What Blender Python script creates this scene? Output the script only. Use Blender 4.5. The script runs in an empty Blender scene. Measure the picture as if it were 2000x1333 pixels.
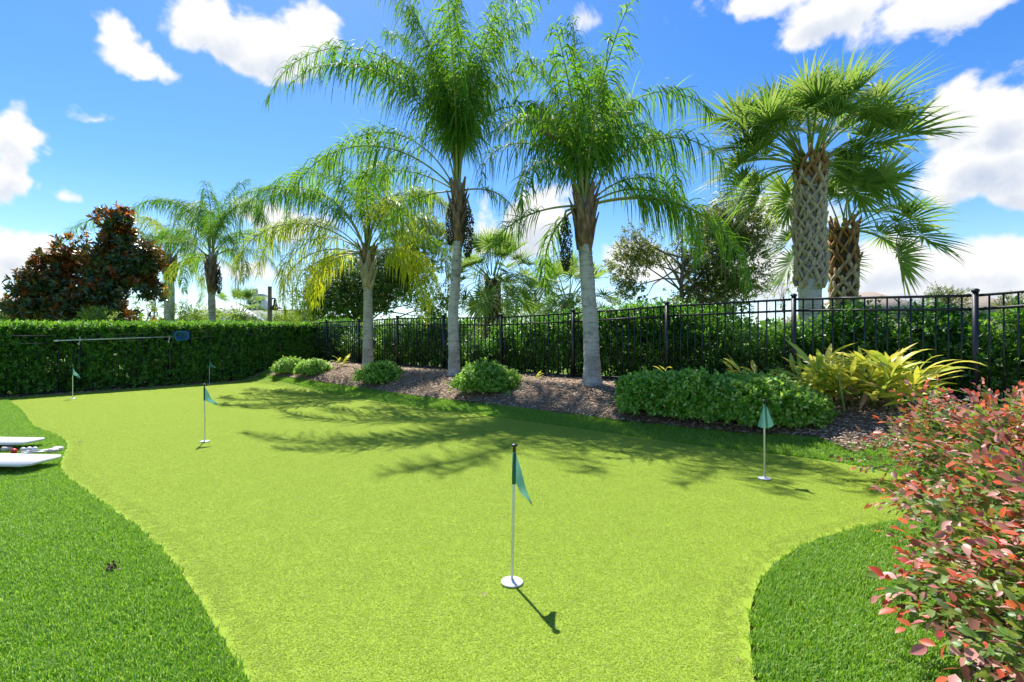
import bpy, bmesh, math, random
import numpy as np
from mathutils import Vector, Matrix, Euler
random.seed(7); RNG = np.random.default_rng(11)
R = math.radians
sc = bpy.context.scene
C = sc.collection

# ------------------------------------------------------------------ camera
CAMZ, F = 1.12, 950.0
cam = bpy.data.cameras.new('camera'); co = bpy.data.objects.new('camera', cam); C.objects.link(co)
cam.sensor_width = 36; cam.lens = 36 * F / 2000; cam.clip_start = .02; cam.clip_end = 6000
co.location = (0, 0, CAMZ); co.rotation_euler = (R(90), 0, 0); sc.camera = co

# ------------------------------------------------------------------ light, sky, exposure
SUN_EL = R(57.4); SUN_AZ = math.atan2(-.39, .92)          # direction towards the sun: azimuth from +Y
sv = Vector((math.sin(SUN_AZ) * math.cos(SUN_EL), math.cos(SUN_AZ) * math.cos(SUN_EL), math.sin(SUN_EL)))
sun = bpy.data.lights.new('sun', 'SUN'); sun.energy = 5.0; sun.angle = R(.53); sun.color = (1, .965, .9)
so = bpy.data.objects.new('sun', sun); C.objects.link(so); so.location = (-8, 20, 30)
so.rotation_euler = (-sv).to_track_quat('-Z', 'Y').to_euler()
sc.view_settings.view_transform = 'Standard'; sc.view_settings.look = 'None'
sc.view_settings.gamma = 1; sc.view_settings.use_curve_mapping = False
sc.view_settings.exposure = 0.80

SKY_STRENGTH, CLOUD_STRENGTH = .118, .60
world = bpy.data.worlds.new('World'); sc.world = world; world.use_nodes = True
wt = world.node_tree; wt.nodes.clear()
def wn(t, **k):
    n = wt.nodes.new(t)
    for a, b in k.items(): setattr(n, a, b)
    return n
def wm(op, a, b=None, c=None, clamp=False):
    n = wn('ShaderNodeMath', operation=op, use_clamp=clamp)
    for i, v in enumerate((a, b, c)):
        if v is None: continue
        if isinstance(v, (int, float)): n.inputs[i].default_value = v
        else: wt.links.new(v, n.inputs[i])
    return n.outputs[0]
def smooth(x, a, b, lo=0., hi=1.):
    n = wn('ShaderNodeMapRange', interpolation_type='SMOOTHSTEP', clamp=True)
    n.inputs['From Min'].default_value = a; n.inputs['From Max'].default_value = b
    n.inputs['To Min'].default_value = lo; n.inputs['To Max'].default_value = hi
    wt.links.new(x, n.inputs['Value']); return n.outputs[0]
sky = wn('ShaderNodeTexSky', sky_type='NISHITA', sun_disc=False)
sky.sun_elevation = SUN_EL; sky.sun_rotation = SUN_AZ; sky.air_density = 1.0; sky.dust_density = .25; sky.ozone_density = 3.0
hs = wn('ShaderNodeHueSaturation'); hs.inputs['Hue'].default_value = .508; hs.inputs['Saturation'].default_value = 1.34; hs.inputs['Value'].default_value = 1.0
wt.links.new(sky.outputs[0], hs.inputs['Color'])
tc = wn('ShaderNodeTexCoord'); sx = wn('ShaderNodeSeparateXYZ'); wt.links.new(tc.outputs['Generated'], sx.inputs[0])
az = wm('ARCTAN2', sx.outputs[0], sx.outputs[1]); el = wm('ARCSINE', sx.outputs[2])
def noise(scale, detail, rough, src=None, dist=0.):
    n = wn('ShaderNodeTexNoise'); n.inputs['Scale'].default_value = scale; n.inputs['Detail'].default_value = detail
    n.inputs['Roughness'].default_value = rough; n.inputs['Distortion'].default_value = dist
    wt.links.new(src or tc.outputs['Generated'], n.inputs['Vector']); return n
nw = noise(7, 4, .6); nws = wn('ShaderNodeSeparateXYZ'); wt.links.new(nw.outputs['Color'], nws.inputs[0])
azw = wm('MULTIPLY_ADD', nws.outputs[0], .16, wm('SUBTRACT', az, .08)); elw = wm('MULTIPLY_ADD', nws.outputs[1], .10, wm('SUBTRACT', el, .05))
pv = wn('ShaderNodeCombineXYZ'); wt.links.new(azw, pv.inputs[0]); wt.links.new(elw, pv.inputs[1])
def ang(u, v):
    return math.atan((u - 1000) / F), math.atan((666.5 - v) / math.hypot(F, u - 1000))
CLOUDS = [  # u, v, ru, rv, strength in the photograph's own pixels, turned into directions
    (205, 62, 40, 32, .75), (255, 112, 80, 30, .9), (310, 128, 50, 22, .7),
    (420, 40, 85, 62, 1.0), (520, 90, 95, 60, 1.1), (610, 75, 52, 40, .9), (560, 128, 70, 30, .8),
    (15, 260, 62, 66, 1.0), (10, 330, 60, 55, 1.1), (20, 495, 92, 46, 1.1), (30, 575, 50, 18, .7),
    (1470, 10, 130, 45, .85), (1640, 15, 150, 55, 1.05), (1840, 5, 140, 50, 1.0), (1560, 65, 60, 35, .8),
    (1880, 200, 70, 62, 1.1), (1975, 210, 75, 75, 1.15), (1960, 300, 140, 90, 1.2), (1880, 370, 90, 45, 1.0), (2010, 370, 90, 50, 1.1),
    (1760, 520, 120, 55, 1.0), (1900, 520, 130, 60, 1.15), (1830, 570, 220, 45, 1.1), (1500, 550, 110, 50, .95), (1520, 430, 120, 60, .9),
    (1250, 520, 90, 40, .8), (1040, 430, 75, 70, 1.05), (960, 470, 70, 40, .8), (540, 425, 100, 40, .95), (500, 530, 70, 36, .85),
    (180, 215, 60, 16, .42), (1140, 25, 60, 25, .34), (130, 382, 24, 12, .42),
]
acc = bot = None
for (u, v, ru, rv, s) in CLOUDS:
    a0, e0 = ang(u, v); ra = abs(ang(u + ru, v)[0] - a0); re = abs(ang(u, v - rv)[1] - e0)
    mp = wn('ShaderNodeMapping'); mp.inputs['Scale'].default_value = (1 / ra, 1 / re, 1)
    mp.inputs['Location'].default_value = (-a0 / ra, -e0 / re, 0); wt.links.new(pv.outputs[0], mp.inputs['Vector'])
    ln = wn('ShaderNodeVectorMath', operation='LENGTH'); wt.links.new(mp.outputs[0], ln.inputs[0])
    f = wm('MULTIPLY_ADD', ln.outputs['Value'], -s * .62, s)
    acc = f if acc is None else wm('SMOOTH_MAX', acc, f, .15)
    if rv >= 45:
        sp = wn('ShaderNodeSeparateXYZ'); wt.links.new(mp.outputs[0], sp.inputs[0])
        g = wm('MULTIPLY', wm('MAXIMUM', f, 0.), wm('MULTIPLY_ADD', sp.outputs[1], -.7, .25, True))
        bot = g if bot is None else wm('MAXIMUM', bot, g)
nd = noise(10, 10, .6, dist=.4)
dens = wm('ADD', acc, wm('MULTIPLY_ADD', nd.outputs['Fac'], 1.45, -.72))
ng = noise(2.6, 8, .55, dist=.2)                        # the same broken cumulus carries on round the rest of the sky
behind = smooth(wm('ABSOLUTE', az), .86, 1.0)
gen = wm('MULTIPLY', wm('MULTIPLY_ADD', ng.outputs['Fac'], 3.2, -1.55), behind)
up = smooth(el, .62, .72); gen2 = wm('MULTIPLY', wm('MULTIPLY_ADD', ng.outputs['Fac'], 3.2, -1.6), up)
dens = wm('MAXIMUM', dens, wm('MAXIMUM', gen, gen2))
mask = smooth(dens, .24, .56)
mask = wm('MULTIPLY', mask, smooth(el, -.02, .0))
nb = noise(14, 6, .6)
shade = wm('MULTIPLY', smooth(bot, .18, .62), smooth(nb.outputs['Fac'], .3, .62, .35, 1.))
cm = wn('ShaderNodeMix', data_type='RGBA'); cm.inputs[6].default_value = (1.0, 1.0, 1.0, 1); cm.inputs[7].default_value = (.50, .60, .78, 1)
wt.links.new(shade, cm.inputs[0])
hz = wn('ShaderNodeMix', data_type='RGBA'); hz.inputs[7].default_value = (4.4, 6.6, 9.4, 1)
wt.links.new(smooth(el, .30, .0, 0., .25), hz.inputs[0]); wt.links.new(hs.outputs[0], hz.inputs[6])
b1 = wn('ShaderNodeBackground'); b1.inputs['Strength'].default_value = SKY_STRENGTH; wt.links.new(hz.outputs[2], b1.inputs[0])
b2 = wn('ShaderNodeBackground'); b2.inputs['Strength'].default_value = CLOUD_STRENGTH; wt.links.new(cm.outputs[2], b2.inputs[0])
mx = wn('ShaderNodeMixShader'); wt.links.new(mask, mx.inputs[0]); wt.links.new(b1.outputs[0], mx.inputs[1]); wt.links.new(b2.outputs[0], mx.inputs[2])
wo = wn('ShaderNodeOutputWorld'); wt.links.new(mx.outputs[0], wo.inputs[0])
world.cycles.sampling_method = 'MANUAL'; world.cycles.sample_map_resolution = 512
sc.cycles.max_bounces = 6; sc.cycles.transparent_max_bounces = 6; sc.cycles.diffuse_bounces = 3; sc.cycles.transmission_bounces = 4

# ------------------------------------------------------------------ geometry of the place
P0 = np.array([5.306, 5.57]); FD = np.array([-.7568, .6536]); FN = np.array([-.6536, -.7568])   # right fence: origin, direction, normal to us
def wk(x, y):
    return (x - P0[0]) * FN[0] + (y - P0[1]) * FN[1], ((x - P0[0]) * FD[0] + (y - P0[1]) * FD[1]) / 1.83
def FP(k, w=0.):
    p = P0 + FD * 1.83 * k + FN * w; return float(p[0]), float(p[1])
def hgt(x, y):
    w, k = wk(np.asarray(x, float), np.asarray(y, float))
    t = np.clip((2.45 - w) / 1.55, 0, 1); s = t * t * (3 - 2 * t)
    return (.36 + .012 * np.clip(k, 0, 8)) * s
def W(u, v, Y):
    return np.array([(u - 1000) / F * Y, Y, CAMZ - (v - 666.5) / F * Y])
def G(u, v):
    Ys = np.arange(.8, 40, .01); X = (u - 1000) / F * Ys; z = CAMZ - (v - 666.5) / F * Ys
    i = int(np.argmax(z <= hgt(X, Ys))); return float(X[i]), float(Ys[i])
def up_h(x, y): return float(hgt(x, y))

# ------------------------------------------------------------------ helpers
def link(o, parent=None):
    C.objects.link(o)
    if parent is not None: o.parent = parent
    return o
def tag(o, label=None, cat=None, group=None, kind=None):
    if label: o['label'] = label
    if cat: o['category'] = cat
    if group: o['group'] = group
    if kind: o['kind'] = kind
    return o
def empty(name, loc, label, cat, group=None, rz=0):
    o = bpy.data.objects.new(name, None); link(o); o.location = loc; o.rotation_euler.z = rz; o.empty_display_size = .1
    return tag(o, label, cat, group)
def mesh(name, V, faces, mats, smooth=False, mi=None):
    """faces: list of (m,k) int arrays"""
    me = bpy.data.meshes.new(name)
    V = np.asarray(V, dtype=np.float32).reshape(-1, 3)
    faces = [np.asarray(f, dtype=np.int32) for f in faces if len(f)]
    nl = sum(f.size for f in faces); npol = sum(len(f) for f in faces)
    me.vertices.add(len(V)); me.vertices.foreach_set('co', V.ravel())
    me.loops.add(nl); me.loops.foreach_set('vertex_index', np.concatenate([f.ravel() for f in faces]))
    me.polygons.add(npol); st = []; o = 0
    for f in faces:
        st.append(o + np.arange(len(f)) * f.shape[1]); o += f.size
    me.polygons.foreach_set('loop_start', np.concatenate(st).astype(np.int32))
    for m in (mats if isinstance(mats, (list, tuple)) else [mats]): me.materials.append(m)
    if mi is not None: me.polygons.foreach_set('material_index', np.asarray(mi, dtype=np.int32))
    me.update(calc_edges=True); me.validate()
    if smooth: me.polygons.foreach_set('use_smooth', np.ones(npol, dtype=bool))
    return me
def obj(name, me, parent=None, loc=None, rot=None, scale=None, m=None):
    o = bpy.data.objects.new(name, me)
    if loc is not None: o.location = loc
    if rot is not None: o.rotation_euler = rot
    if scale is not None: o.scale = (scale,) * 3 if isinstance(scale, (int, float)) else scale
    link(o, parent)
    if m is not None:
        o.material_slots[0].link = 'OBJECT'; o.material_slots[0].material = m
    return o
class MB:
    def __init__(s): s.V = []; s.F = {}; s.n = 0
    def add(s, V, Fs):
        V = np.asarray(V, float).reshape(-1, 3)
        for f in Fs:
            f = np.asarray(f, int)
            if len(f): s.F.setdefault(f.shape[1], []).append(f + s.n)
        s.V.append(V); s.n += len(V); return s
    def box(s, c, d, rot=None, taper=1.):
        x, y, z = [q / 2 for q in d]
        V = np.array([(-x, -y, -z), (x, -y, -z), (x, y, -z), (-x, y, -z), (-x * taper, -y * taper, z), (x * taper, -y * taper, z), (x * taper, y * taper, z), (-x * taper, y * taper, z)])
        if rot is not None: V = V @ np.array(rot.to_matrix()).T
        return s.add(V + np.asarray(c), [[(0, 3, 2, 1), (4, 5, 6, 7), (0, 1, 5, 4), (1, 2, 6, 5), (2, 3, 7, 6), (3, 0, 4, 7)]])
    def tube(s, pts, rad, n=8, cap=True, squash=None):
        pts = np.asarray(pts, float); m = len(pts); rad = np.broadcast_to(np.asarray(rad, float), (m,))
        T = np.gradient(pts, axis=0); T /= np.linalg.norm(T, axis=1)[:, None] + 1e-9
        ref = np.array([0, 0, 1.]) if abs(T[0][2]) < .9 else np.array([1., 0, 0]); A = ref - T[0] * (ref @ T[0]); A /= np.linalg.norm(A)
        V = []; a = np.arange(n) * 2 * math.pi / n
        for i in range(m):
            A = A - T[i] * (A @ T[i]); A /= np.linalg.norm(A); B = np.cross(T[i], A)
            sq = 1 if squash is None else squash
            V.append(pts[i] + rad[i] * (np.cos(a)[:, None] * A * sq + np.sin(a)[:, None] * B))
        V = np.concatenate(V); i = np.arange(m - 1)[:, None] * n; j = np.arange(n)[None]; k = (j + 1) % n
        q = np.stack([i + j, i + k, i + n + k, i + n + j], -1).reshape(-1, 4)
        fs = [q]
        if cap: fs += [[tuple(range(n))[::-1]], [tuple(range((m - 1) * n, m * n))]]
        return s.add(V, fs)
    def lathe(s, prof, c=(0, 0, 0), n=16):
        prof = np.asarray(prof, float); a = np.arange(n) * 2 * math.pi / n
        V = np.concatenate([np.stack([r * np.cos(a), r * np.sin(a), np.full(n, z)], -1) for r, z in prof]) + np.asarray(c)
        m = len(prof); i = np.arange(m - 1)[:, None] * n; j = np.arange(n)[None]; k = (j + 1) % n
        return s.add(V, [np.stack([i + j, i + k, i + n + k, i + n + j], -1).reshape(-1, 4), [tuple(range(n))[::-1]], [tuple(range((m - 1) * n, m * n))]])
    def mesh(s, name, m, smooth=False):
        return mesh(name, np.concatenate(s.V), [np.concatenate(v) for v in s.F.values()], m, smooth)
    def build(s, name, m, parent=None, smooth=False, **k):
        return obj(name, s.mesh(name, m, smooth), parent, **k)
def unit(a): return a / (np.linalg.norm(a, axis=-1, keepdims=True) + 1e-9)
def rdir(n, zb=0.):
    v = RNG.normal(size=(n, 3)); v[:, 2] += zb; return unit(v)

# ------------------------------------------------------------------ materials
def new_mat(name):
    m = bpy.data.materials.new(name); m.use_nodes = True; t = m.node_tree; t.nodes.clear(); return m, t
def N(t, ty, **k):
    n = t.nodes.new(ty)
    for a, b in k.items(): setattr(n, a, b)
    return n
def ramp(t, cols, src, pos=None):
    r = N(t, 'ShaderNodeValToRGB'); e = r.color_ramp.elements
    while len(e) < len(cols): e.new(.5)
    for i, c in enumerate(cols):
        e[i].position = pos[i] if pos else i / (len(cols) - 1); e[i].color = (*c, 1)
    t.links.new(src, r.inputs[0]); return r
def tnoise(t, scale, detail=5, rough=.6, coord='Object', stretch=None):
    c = N(t, 'ShaderNodeTexCoord'); n = N(t, 'ShaderNodeTexNoise')
    n.inputs['Scale'].default_value = scale; n.inputs['Detail'].default_value = detail; n.inputs['Roughness'].default_value = rough
    src = c.outputs[coord]
    if stretch:
        mp = N(t, 'ShaderNodeMapping'); mp.inputs['Scale'].default_value = stretch; t.links.new(src, mp.inputs[0]); src = mp.outputs[0]
    t.links.new(src, n.inputs['Vector']); return n
def solid(name, cols, scale=8, rough=.6, bump=.0, metal=0., stretch=None, detail=6, pos=None, spec=.5, bscale=None):
    m, t = new_mat(name); b = N(t, 'ShaderNodeBsdfPrincipled'); o = N(t, 'ShaderNodeOutputMaterial')
    n = tnoise(t, scale, detail, .65, stretch=stretch); r = ramp(t, cols, n.outputs['Fac'], pos or [.3 + .4 * i / max(1, len(cols) - 1) for i in range(len(cols))])
    t.links.new(r.outputs[0], b.inputs['Base Color']); b.inputs['Roughness'].default_value = rough; b.inputs['Metallic'].default_value = metal
    b.inputs['Specular IOR Level'].default_value = spec
    if bump:
        n2 = tnoise(t, bscale or scale * 3, 6, .7, stretch=stretch); bp = N(t, 'ShaderNodeBump'); bp.inputs['Strength'].default_value = bump; bp.inputs['Distance'].default_value = .02
        t.links.new(n2.outputs['Fac'], bp.inputs['Height']); t.links.new(bp.outputs[0], b.inputs['Normal'])
    t.links.new(b.outputs[0], o.inputs[0]); return m
def leafmat(name, cols, tcols=None, trans=.4, rough=.42, spec=.5, back=None, patch=None):
    """colour differs leaf by leaf; part of the light passes through"""
    m, t = new_mat(name); o = N(t, 'ShaderNodeOutputMaterial'); b = N(t, 'ShaderNodeBsdfPrincipled')
    g = N(t, 'ShaderNodeNewGeometry'); oi = N(t, 'ShaderNodeObjectInfo')
    a = N(t, 'ShaderNodeMath', operation='ADD'); t.links.new(g.outputs['Random Per Island'], a.inputs[0]); t.links.new(oi.outputs['Random'], a.inputs[1])
    f = N(t, 'ShaderNodeMath', operation='FRACT'); t.links.new(a.outputs[0], f.inputs[0]); src = f.outputs[0]
    if patch:
        n = tnoise(t, patch, 3, .5); n.inputs['Detail'].default_value = 2
        mm = N(t, 'ShaderNodeMath', operation='MULTIPLY_ADD'); mm.inputs[1].default_value = .55; t.links.new(src, mm.inputs[0])
        m2 = N(t, 'ShaderNodeMath', operation='MULTIPLY_ADD'); m2.inputs[1].default_value = 1.5; m2.inputs[2].default_value = -.52; t.links.new(n.outputs['Fac'], m2.inputs[0])
        t.links.new(m2.outputs[0], mm.inputs[2]); src = mm.outputs[0]
    r = ramp(t, cols, src); col = r.outputs[0]
    if back:
        mx = N(t, 'ShaderNodeMix', data_type='RGBA'); rb = ramp(t, back, src); t.links.new(g.outputs['Backfacing'], mx.inputs[0])
        t.links.new(col, mx.inputs[6]); t.links.new(rb.outputs[0], mx.inputs[7]); col = mx.outputs[2]
    t.links.new(col, b.inputs['Base Color']); b.inputs['Roughness'].default_value = rough; b.inputs['Specular IOR Level'].default_value = spec
    tr = N(t, 'ShaderNodeBsdfTranslucent'); rt = ramp(t, tcols or [tuple(min(1, c * 2.2) for c in x) for x in cols], src); t.links.new(rt.outputs[0], tr.inputs[0])
    mix = N(t, 'ShaderNodeMixShader'); mix.inputs[0].default_value = trans
    t.links.new(b.outputs[0], mix.inputs[1]); t.links.new(tr.outputs[0], mix.inputs[2]); t.links.new(mix.outputs[0], o.inputs[0]); return m

M = {}
M['green'] = solid('putting_turf', [(.225, .32, .03), (.25, .345, .034), (.275, .37, .04)], 90, .85, .3, bscale=260, spec=.15)
M['turf'] = solid('lawn_turf', [(.05, .12, .008), (.08, .18, .01), (.11, .22, .02)], 40, .9, .4, bscale=200, spec=.2)
M['field'] = solid('field_grass', [(.10, .20, .02), (.15, .26, .03), (.24, .30, .07)], .25, .9, .3, bscale=6, spec=.2)
M['mulch'] = solid('mulch', [(.07, .042, .024), (.19, .13, .085), (.34, .26, .19)], 45, .95, .8, bscale=90, spec=.2)
M['chip'] = leafmat('mulch_chip', [(.10, .055, .03), (.27, .18, .11), (.44, .33, .23), (.66, .55, .42), (.17, .10, .055)], trans=0, rough=.9, spec=.2)
M['iron'] = solid('black_fence_paint', [(.006, .009, .013), (.012, .016, .022)], 20, .38, .1)
M['white'] = solid('white_plastic', [(.60, .60, .59), (.72, .72, .70)], 30, .45)
M['black'] = solid('black_plastic', [(.012, .012, .013), (.02, .02, .02)], 30, .4)
M['blue'] = leafmat('blue_net', [(.01, .10, .35), (.02, .16, .5)], trans=.2, rough=.5)
M['bluef'] = solid('blue_frame', [(.02, .13, .5), (.04, .2, .62)], 20, .4)
M['alu'] = solid('aluminium', [(.55, .56, .56), (.72, .72, .72)], 25, .35, metal=.5)
M['tag'] = solid('flag_sleeve', [(.004, .09, .045), (.008, .12, .06)], 60, .6)
M['red'] = solid('red_rubber', [(.65, .03, .02), (.75, .05, .03)], 20, .4)
M['pink'] = solid('pale_pink_plastic', [(.72, .52, .44), (.82, .68, .6)], 30, .45)
M['under'] = solid('dark_board_frame', [(.03, .03, .03), (.06, .055, .05)], 20, .7)
def flagmat():
    m, t = new_mat('flag_cloth'); o = N(t, 'ShaderNodeOutputMaterial'); b = N(t, 'ShaderNodeBsdfPrincipled'); tr = N(t, 'ShaderNodeBsdfTranslucent'); mx = N(t, 'ShaderNodeMixShader')
    n = tnoise(t, 300, 2, .5); r = ramp(t, [(.06, .23, .16), (.08, .28, .20)], n.outputs['Fac'])
    t.links.new(r.outputs[0], b.inputs['Base Color']); b.inputs['Roughness'].default_value = .55; b.inputs['Sheen Weight'].default_value = .3
    tr.inputs[0].default_value = (.22, .52, .42, 1); mx.inputs[0].default_value = .28
    t.links.new(b.outputs[0], mx.inputs[1]); t.links.new(tr.outputs[0], mx.inputs[2]); t.links.new(mx.outputs[0], o.inputs[0]); return m
M['flag'] = flagmat()
M['flagedge'] = solid('flag_hem', [(.35, .62, .55), (.42, .68, .6)], 40, .6)
M['palm'] = leafmat('palm_leaflet', [(.018, .06, .010), (.04, .12, .014), (.08, .19, .02), (.045, .105, .022)], [(.15, .42, .02), (.26, .58, .03), (.42, .70, .04), (.18, .40, .05)], .42, .6, .22)
M['palmy'] = leafmat('yellowing_palm_leaflet', [(.14, .26, .02), (.26, .38, .02), (.42, .46, .02), (.48, .42, .02)], [(.50, .80, .03), (.70, .88, .03), (.88, .88, .03), (.95, .80, .04)], .5, .5, .3, patch=.9)
M['palml'] = leafmat('light_palm_leaflet', [(.07, .12, .015), (.11, .17, .02), (.17, .22, .025)], [(.42, .58, .04), (.52, .66, .05), (.6, .7, .05)], .45, .42, .4)
M['rachis'] = solid('palm_stalk', [(.16, .22, .05), (.26, .30, .09), (.30, .24, .10)], 3, .5)
M['sabal'] = leafmat('fan_palm_blade', [(.04, .09, .025), (.07, .14, .035), (.11, .20, .045), (.17, .24, .08)], [(.24, .46, .05), (.34, .56, .06), (.44, .62, .1), (.55, .64, .18)], .36, .5, .4)
M['spet'] = solid('fan_palm_stalk', [(.12, .22, .04), (.24, .32, .08)], 5, .45)
def trunkmat():
    m, t = new_mat('ringed_palm_bark'); o = N(t, 'ShaderNodeOutputMaterial'); b_ = N(t, 'ShaderNodeBsdfPrincipled')
    n1 = tnoise(t, 1.6, 8, .7, stretch=(1.3, 1.3, 15)); n2 = tnoise(t, 9, 6, .7, stretch=(1, 1, 1.6)); n3 = tnoise(t, 3.2, 4, .6)
    a_ = N(t, 'ShaderNodeMath', operation='MULTIPLY_ADD'); a_.inputs[1].default_value = .5; t.links.new(n1.outputs['Fac'], a_.inputs[0])
    c_ = N(t, 'ShaderNodeMath', operation='MULTIPLY'); c_.inputs[1].default_value = .5; t.links.new(n2.outputs['Fac'], c_.inputs[0]); t.links.new(c_.outputs[0], a_.inputs[2])
    r = ramp(t, [(.06, .05, .042), (.20, .18, .155), (.37, .34, .30), (.50, .47, .43), (.30, .265, .225)], a_.outputs[0], [.33, .39, .45, .54, .68])
    k_ = N(t, 'ShaderNodeMix', data_type='RGBA', blend_type='MULTIPLY'); r3 = ramp(t, [(.55, .52, .46), (1, 1, 1)], n3.outputs['Fac'], [.38, .52]); k_.inputs[0].default_value = .7
    t.links.new(r.outputs[0], k_.inputs[6]); t.links.new(r3.outputs[0], k_.inputs[7]); t.links.new(k_.outputs[2], b_.inputs['Base Color']); b_.inputs['Roughness'].default_value = .9
    bp = N(t, 'ShaderNodeBump'); bp.inputs['Strength'].default_value = .7; bp.inputs['Distance'].default_value = .015; t.links.new(a_.outputs[0], bp.inputs['Height']); t.links.new(bp.outputs[0], b_.inputs['Normal'])
    t.links.new(b_.outputs[0], o.inputs[0]); return m
M['trunk'] = trunkmat()
M['boot'] = solid('brown_leaf_base', [(.07, .04, .025), (.20, .12, .07), (.36, .26, .17)], 9, .85, .5, stretch=(3, 3, .8))
M['bootp'] = solid('pale_leaf_base', [(.22, .17, .11), (.40, .33, .23), (.52, .46, .34)], 6, .8, .4, stretch=(3, 3, .8))
M['sboot'] = solid('grey_split_boot', [(.22, .155, .105), (.44, .345, .255), (.58, .49, .39)], 7, .85, .5, stretch=(2, 2, 1))
M['sbootb'] = solid('tan_split_boot', [(.20, .14, .09), (.40, .30, .20), (.54, .44, .31)], 7, .85, .5, stretch=(2, 2, 1))
M['sbootn'] = solid('rusty_fresh_boot', [(.14, .065, .025), (.30, .15, .06), (.38, .24, .12)], 7, .85, .5)
M['core'] = solid('trunk_core', [(.06, .04, .028), (.14, .10, .07)], 12, .95, .4)
M['fruit'] = leafmat('palm_fruit', [(.012, .02, .006), (.03, .045, .012), (.07, .06, .015)], trans=0, rough=.5)
M['bark'] = solid('tree_bark', [(.07, .055, .045), (.16, .13, .105), (.24, .21, .18)], 8, .9, .6, stretch=(3, 3, .8))
M['hedge'] = leafmat('hedge_leaf', [(.02, .065, .012), (.036, .11, .018), (.065, .17, .025), (.16, .29, .045)], [(.10, .36, .02), (.17, .48, .025), (.28, .6, .04), (.5, .76, .07)], .38, .36, .5, patch=1.3)
M['hedged'] = leafmat('dense_hedge_leaf', [(.025, .095, .015), (.05, .16, .024), (.09, .24, .032), (.18, .36, .045)], [(.14, .44, .025), (.24, .58, .03), (.36, .68, .045), (.5, .78, .06)], .38, .45, .5)
M['shrub'] = leafmat('variegated_shrub_leaf', [(.04, .15, .012), (.11, .31, .025), (.25, .48, .05), (.54, .66, .22)], [(.24, .54, .03), (.40, .70, .05), (.56, .8, .08), (.75, .82, .3)], .42, .38, .5)
M['oak'] = leafmat('oak_leaf', [(.03, .05, .015), (.055, .085, .02), (.09, .12, .03), (.16, .15, .04)], [(.18, .28, .04), (.26, .36, .05), (.38, .44, .07), (.5, .42, .1)], .35, .45, .5)
M['dark'] = leafmat('dark_tree_leaf', [(.028, .06, .016), (.05, .095, .024), (.085, .14, .035)], [(.13, .28, .03), (.22, .38, .04), (.32, .46, .06)], .36, .45, .5)
M['lime'] = leafmat('lime_bush_leaf', [(.10, .17, .02), (.16, .25, .03), (.24, .32, .05)], [(.4, .6, .04), (.5, .68, .06), (.6, .72, .1)], .4, .5, .4)
M['magn'] = leafmat('magnolia_leaf', [(.012, .05, .018), (.03, .085, .025), (.06, .12, .035)], [(.12, .16, .02), (.24, .15, .02), (.34, .16, .02)], .22, .3, .6, back=[(.12, .045, .018), (.22, .075, .025), (.32, .13, .05)])
M['magno'] = leafmat('orange_magnolia_leaf', [(.16, .04, .012), (.28, .09, .015), (.14, .05, .02)], [(.55, .16, .02), (.7, .3, .03), (.5, .1, .02)], .45, .4)
for key, a, b, tr in (('lred', [(.58, .06, .035), (.68, .15, .06), (.50, .05, .06)], [(.95, .16, .06), (1, .28, .09), (.85, .12, .08)], .45),
                      ('lpink', [(.58, .20, .17), (.68, .38, .31), (.40, .09, .10)], [(.75, .2, .15), (.85, .4, .3), (.6, .1, .08)], .3),
                      ('lgreen', [(.06, .13, .025), (.11, .22, .04), (.2, .27, .06), (.08, .12, .035)], [(.25, .45, .05), (.35, .55, .06), (.5, .55, .08), (.2, .3, .05)], .35),
                      ('lbronze', [(.09, .035, .022), (.16, .055, .035), (.13, .09, .03)], [(.4, .12, .04), (.55, .2, .05), (.5, .35, .07)], .35)):
    M[key] = leafmat('red_shrub_' + key[1:], a, b, tr, .42, .4)
def gingermat():
    m, t = new_mat('variegated_ginger_leaf'); o = N(t, 'ShaderNodeOutputMaterial'); b = N(t, 'ShaderNodeBsdfPrincipled')
    oi = N(t, 'ShaderNodeObjectInfo'); n = tnoise(t, 1, 4, .6, 'UV', (9, .9, 1))
    ad = N(t, 'ShaderNodeMath', operation='MULTIPLY_ADD'); ad.inputs[1].default_value = .30; ad.inputs[2].default_value = -.13
    t.links.new(oi.outputs['Random'], ad.inputs[0]); a2 = N(t, 'ShaderNodeMath', operation='ADD'); t.links.new(ad.outputs[0], a2.inputs[0]); t.links.new(n.outputs['Fac'], a2.inputs[1])
    r = ramp(t, [(.07, .20, .02), (.20, .36, .03), (.60, .62, .07), (.74, .62, .06), (.6, .5, .15)], a2.outputs[0], [.34, .42, .48, .62, .75])
    t.links.new(r.outputs[0], b.inputs['Base Color']); b.inputs['Roughness'].default_value = .4
    tr = N(t, 'ShaderNodeBsdfTranslucent'); g = N(t, 'ShaderNodeMix', data_type='RGBA'); g.inputs[0].default_value = .5; g.inputs[7].default_value = (.8, .85, .1, 1)
    t.links.new(r.outputs[0], g.inputs[6]); t.links.new(g.outputs[2], tr.inputs[0]); mx = N(t, 'ShaderNodeMixShader'); mx.inputs[0].default_value = .32
    t.links.new(b.outputs[0], mx.inputs[1]); t.links.new(tr.outputs[0], mx.inputs[2]); t.links.new(mx.outputs[0], o.inputs[0]); return m
M['ginger'] = gingermat()
M['dry'] = leafmat('dry_brown_leaf', [(.22, .12, .06), (.36, .24, .14), (.45, .36, .25)], trans=.2, rough=.7)
M['grassblade'] = leafmat('turf_blade', [(.05, .15, .008), (.11, .27, .012), (.18, .38, .02), (.26, .46, .04), (.46, .58, .2)], [(.22, .52, .02), (.34, .66, .02), (.42, .72, .03), (.5, .76, .06), (.65, .8, .25)], .36, .42, .5)
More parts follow.
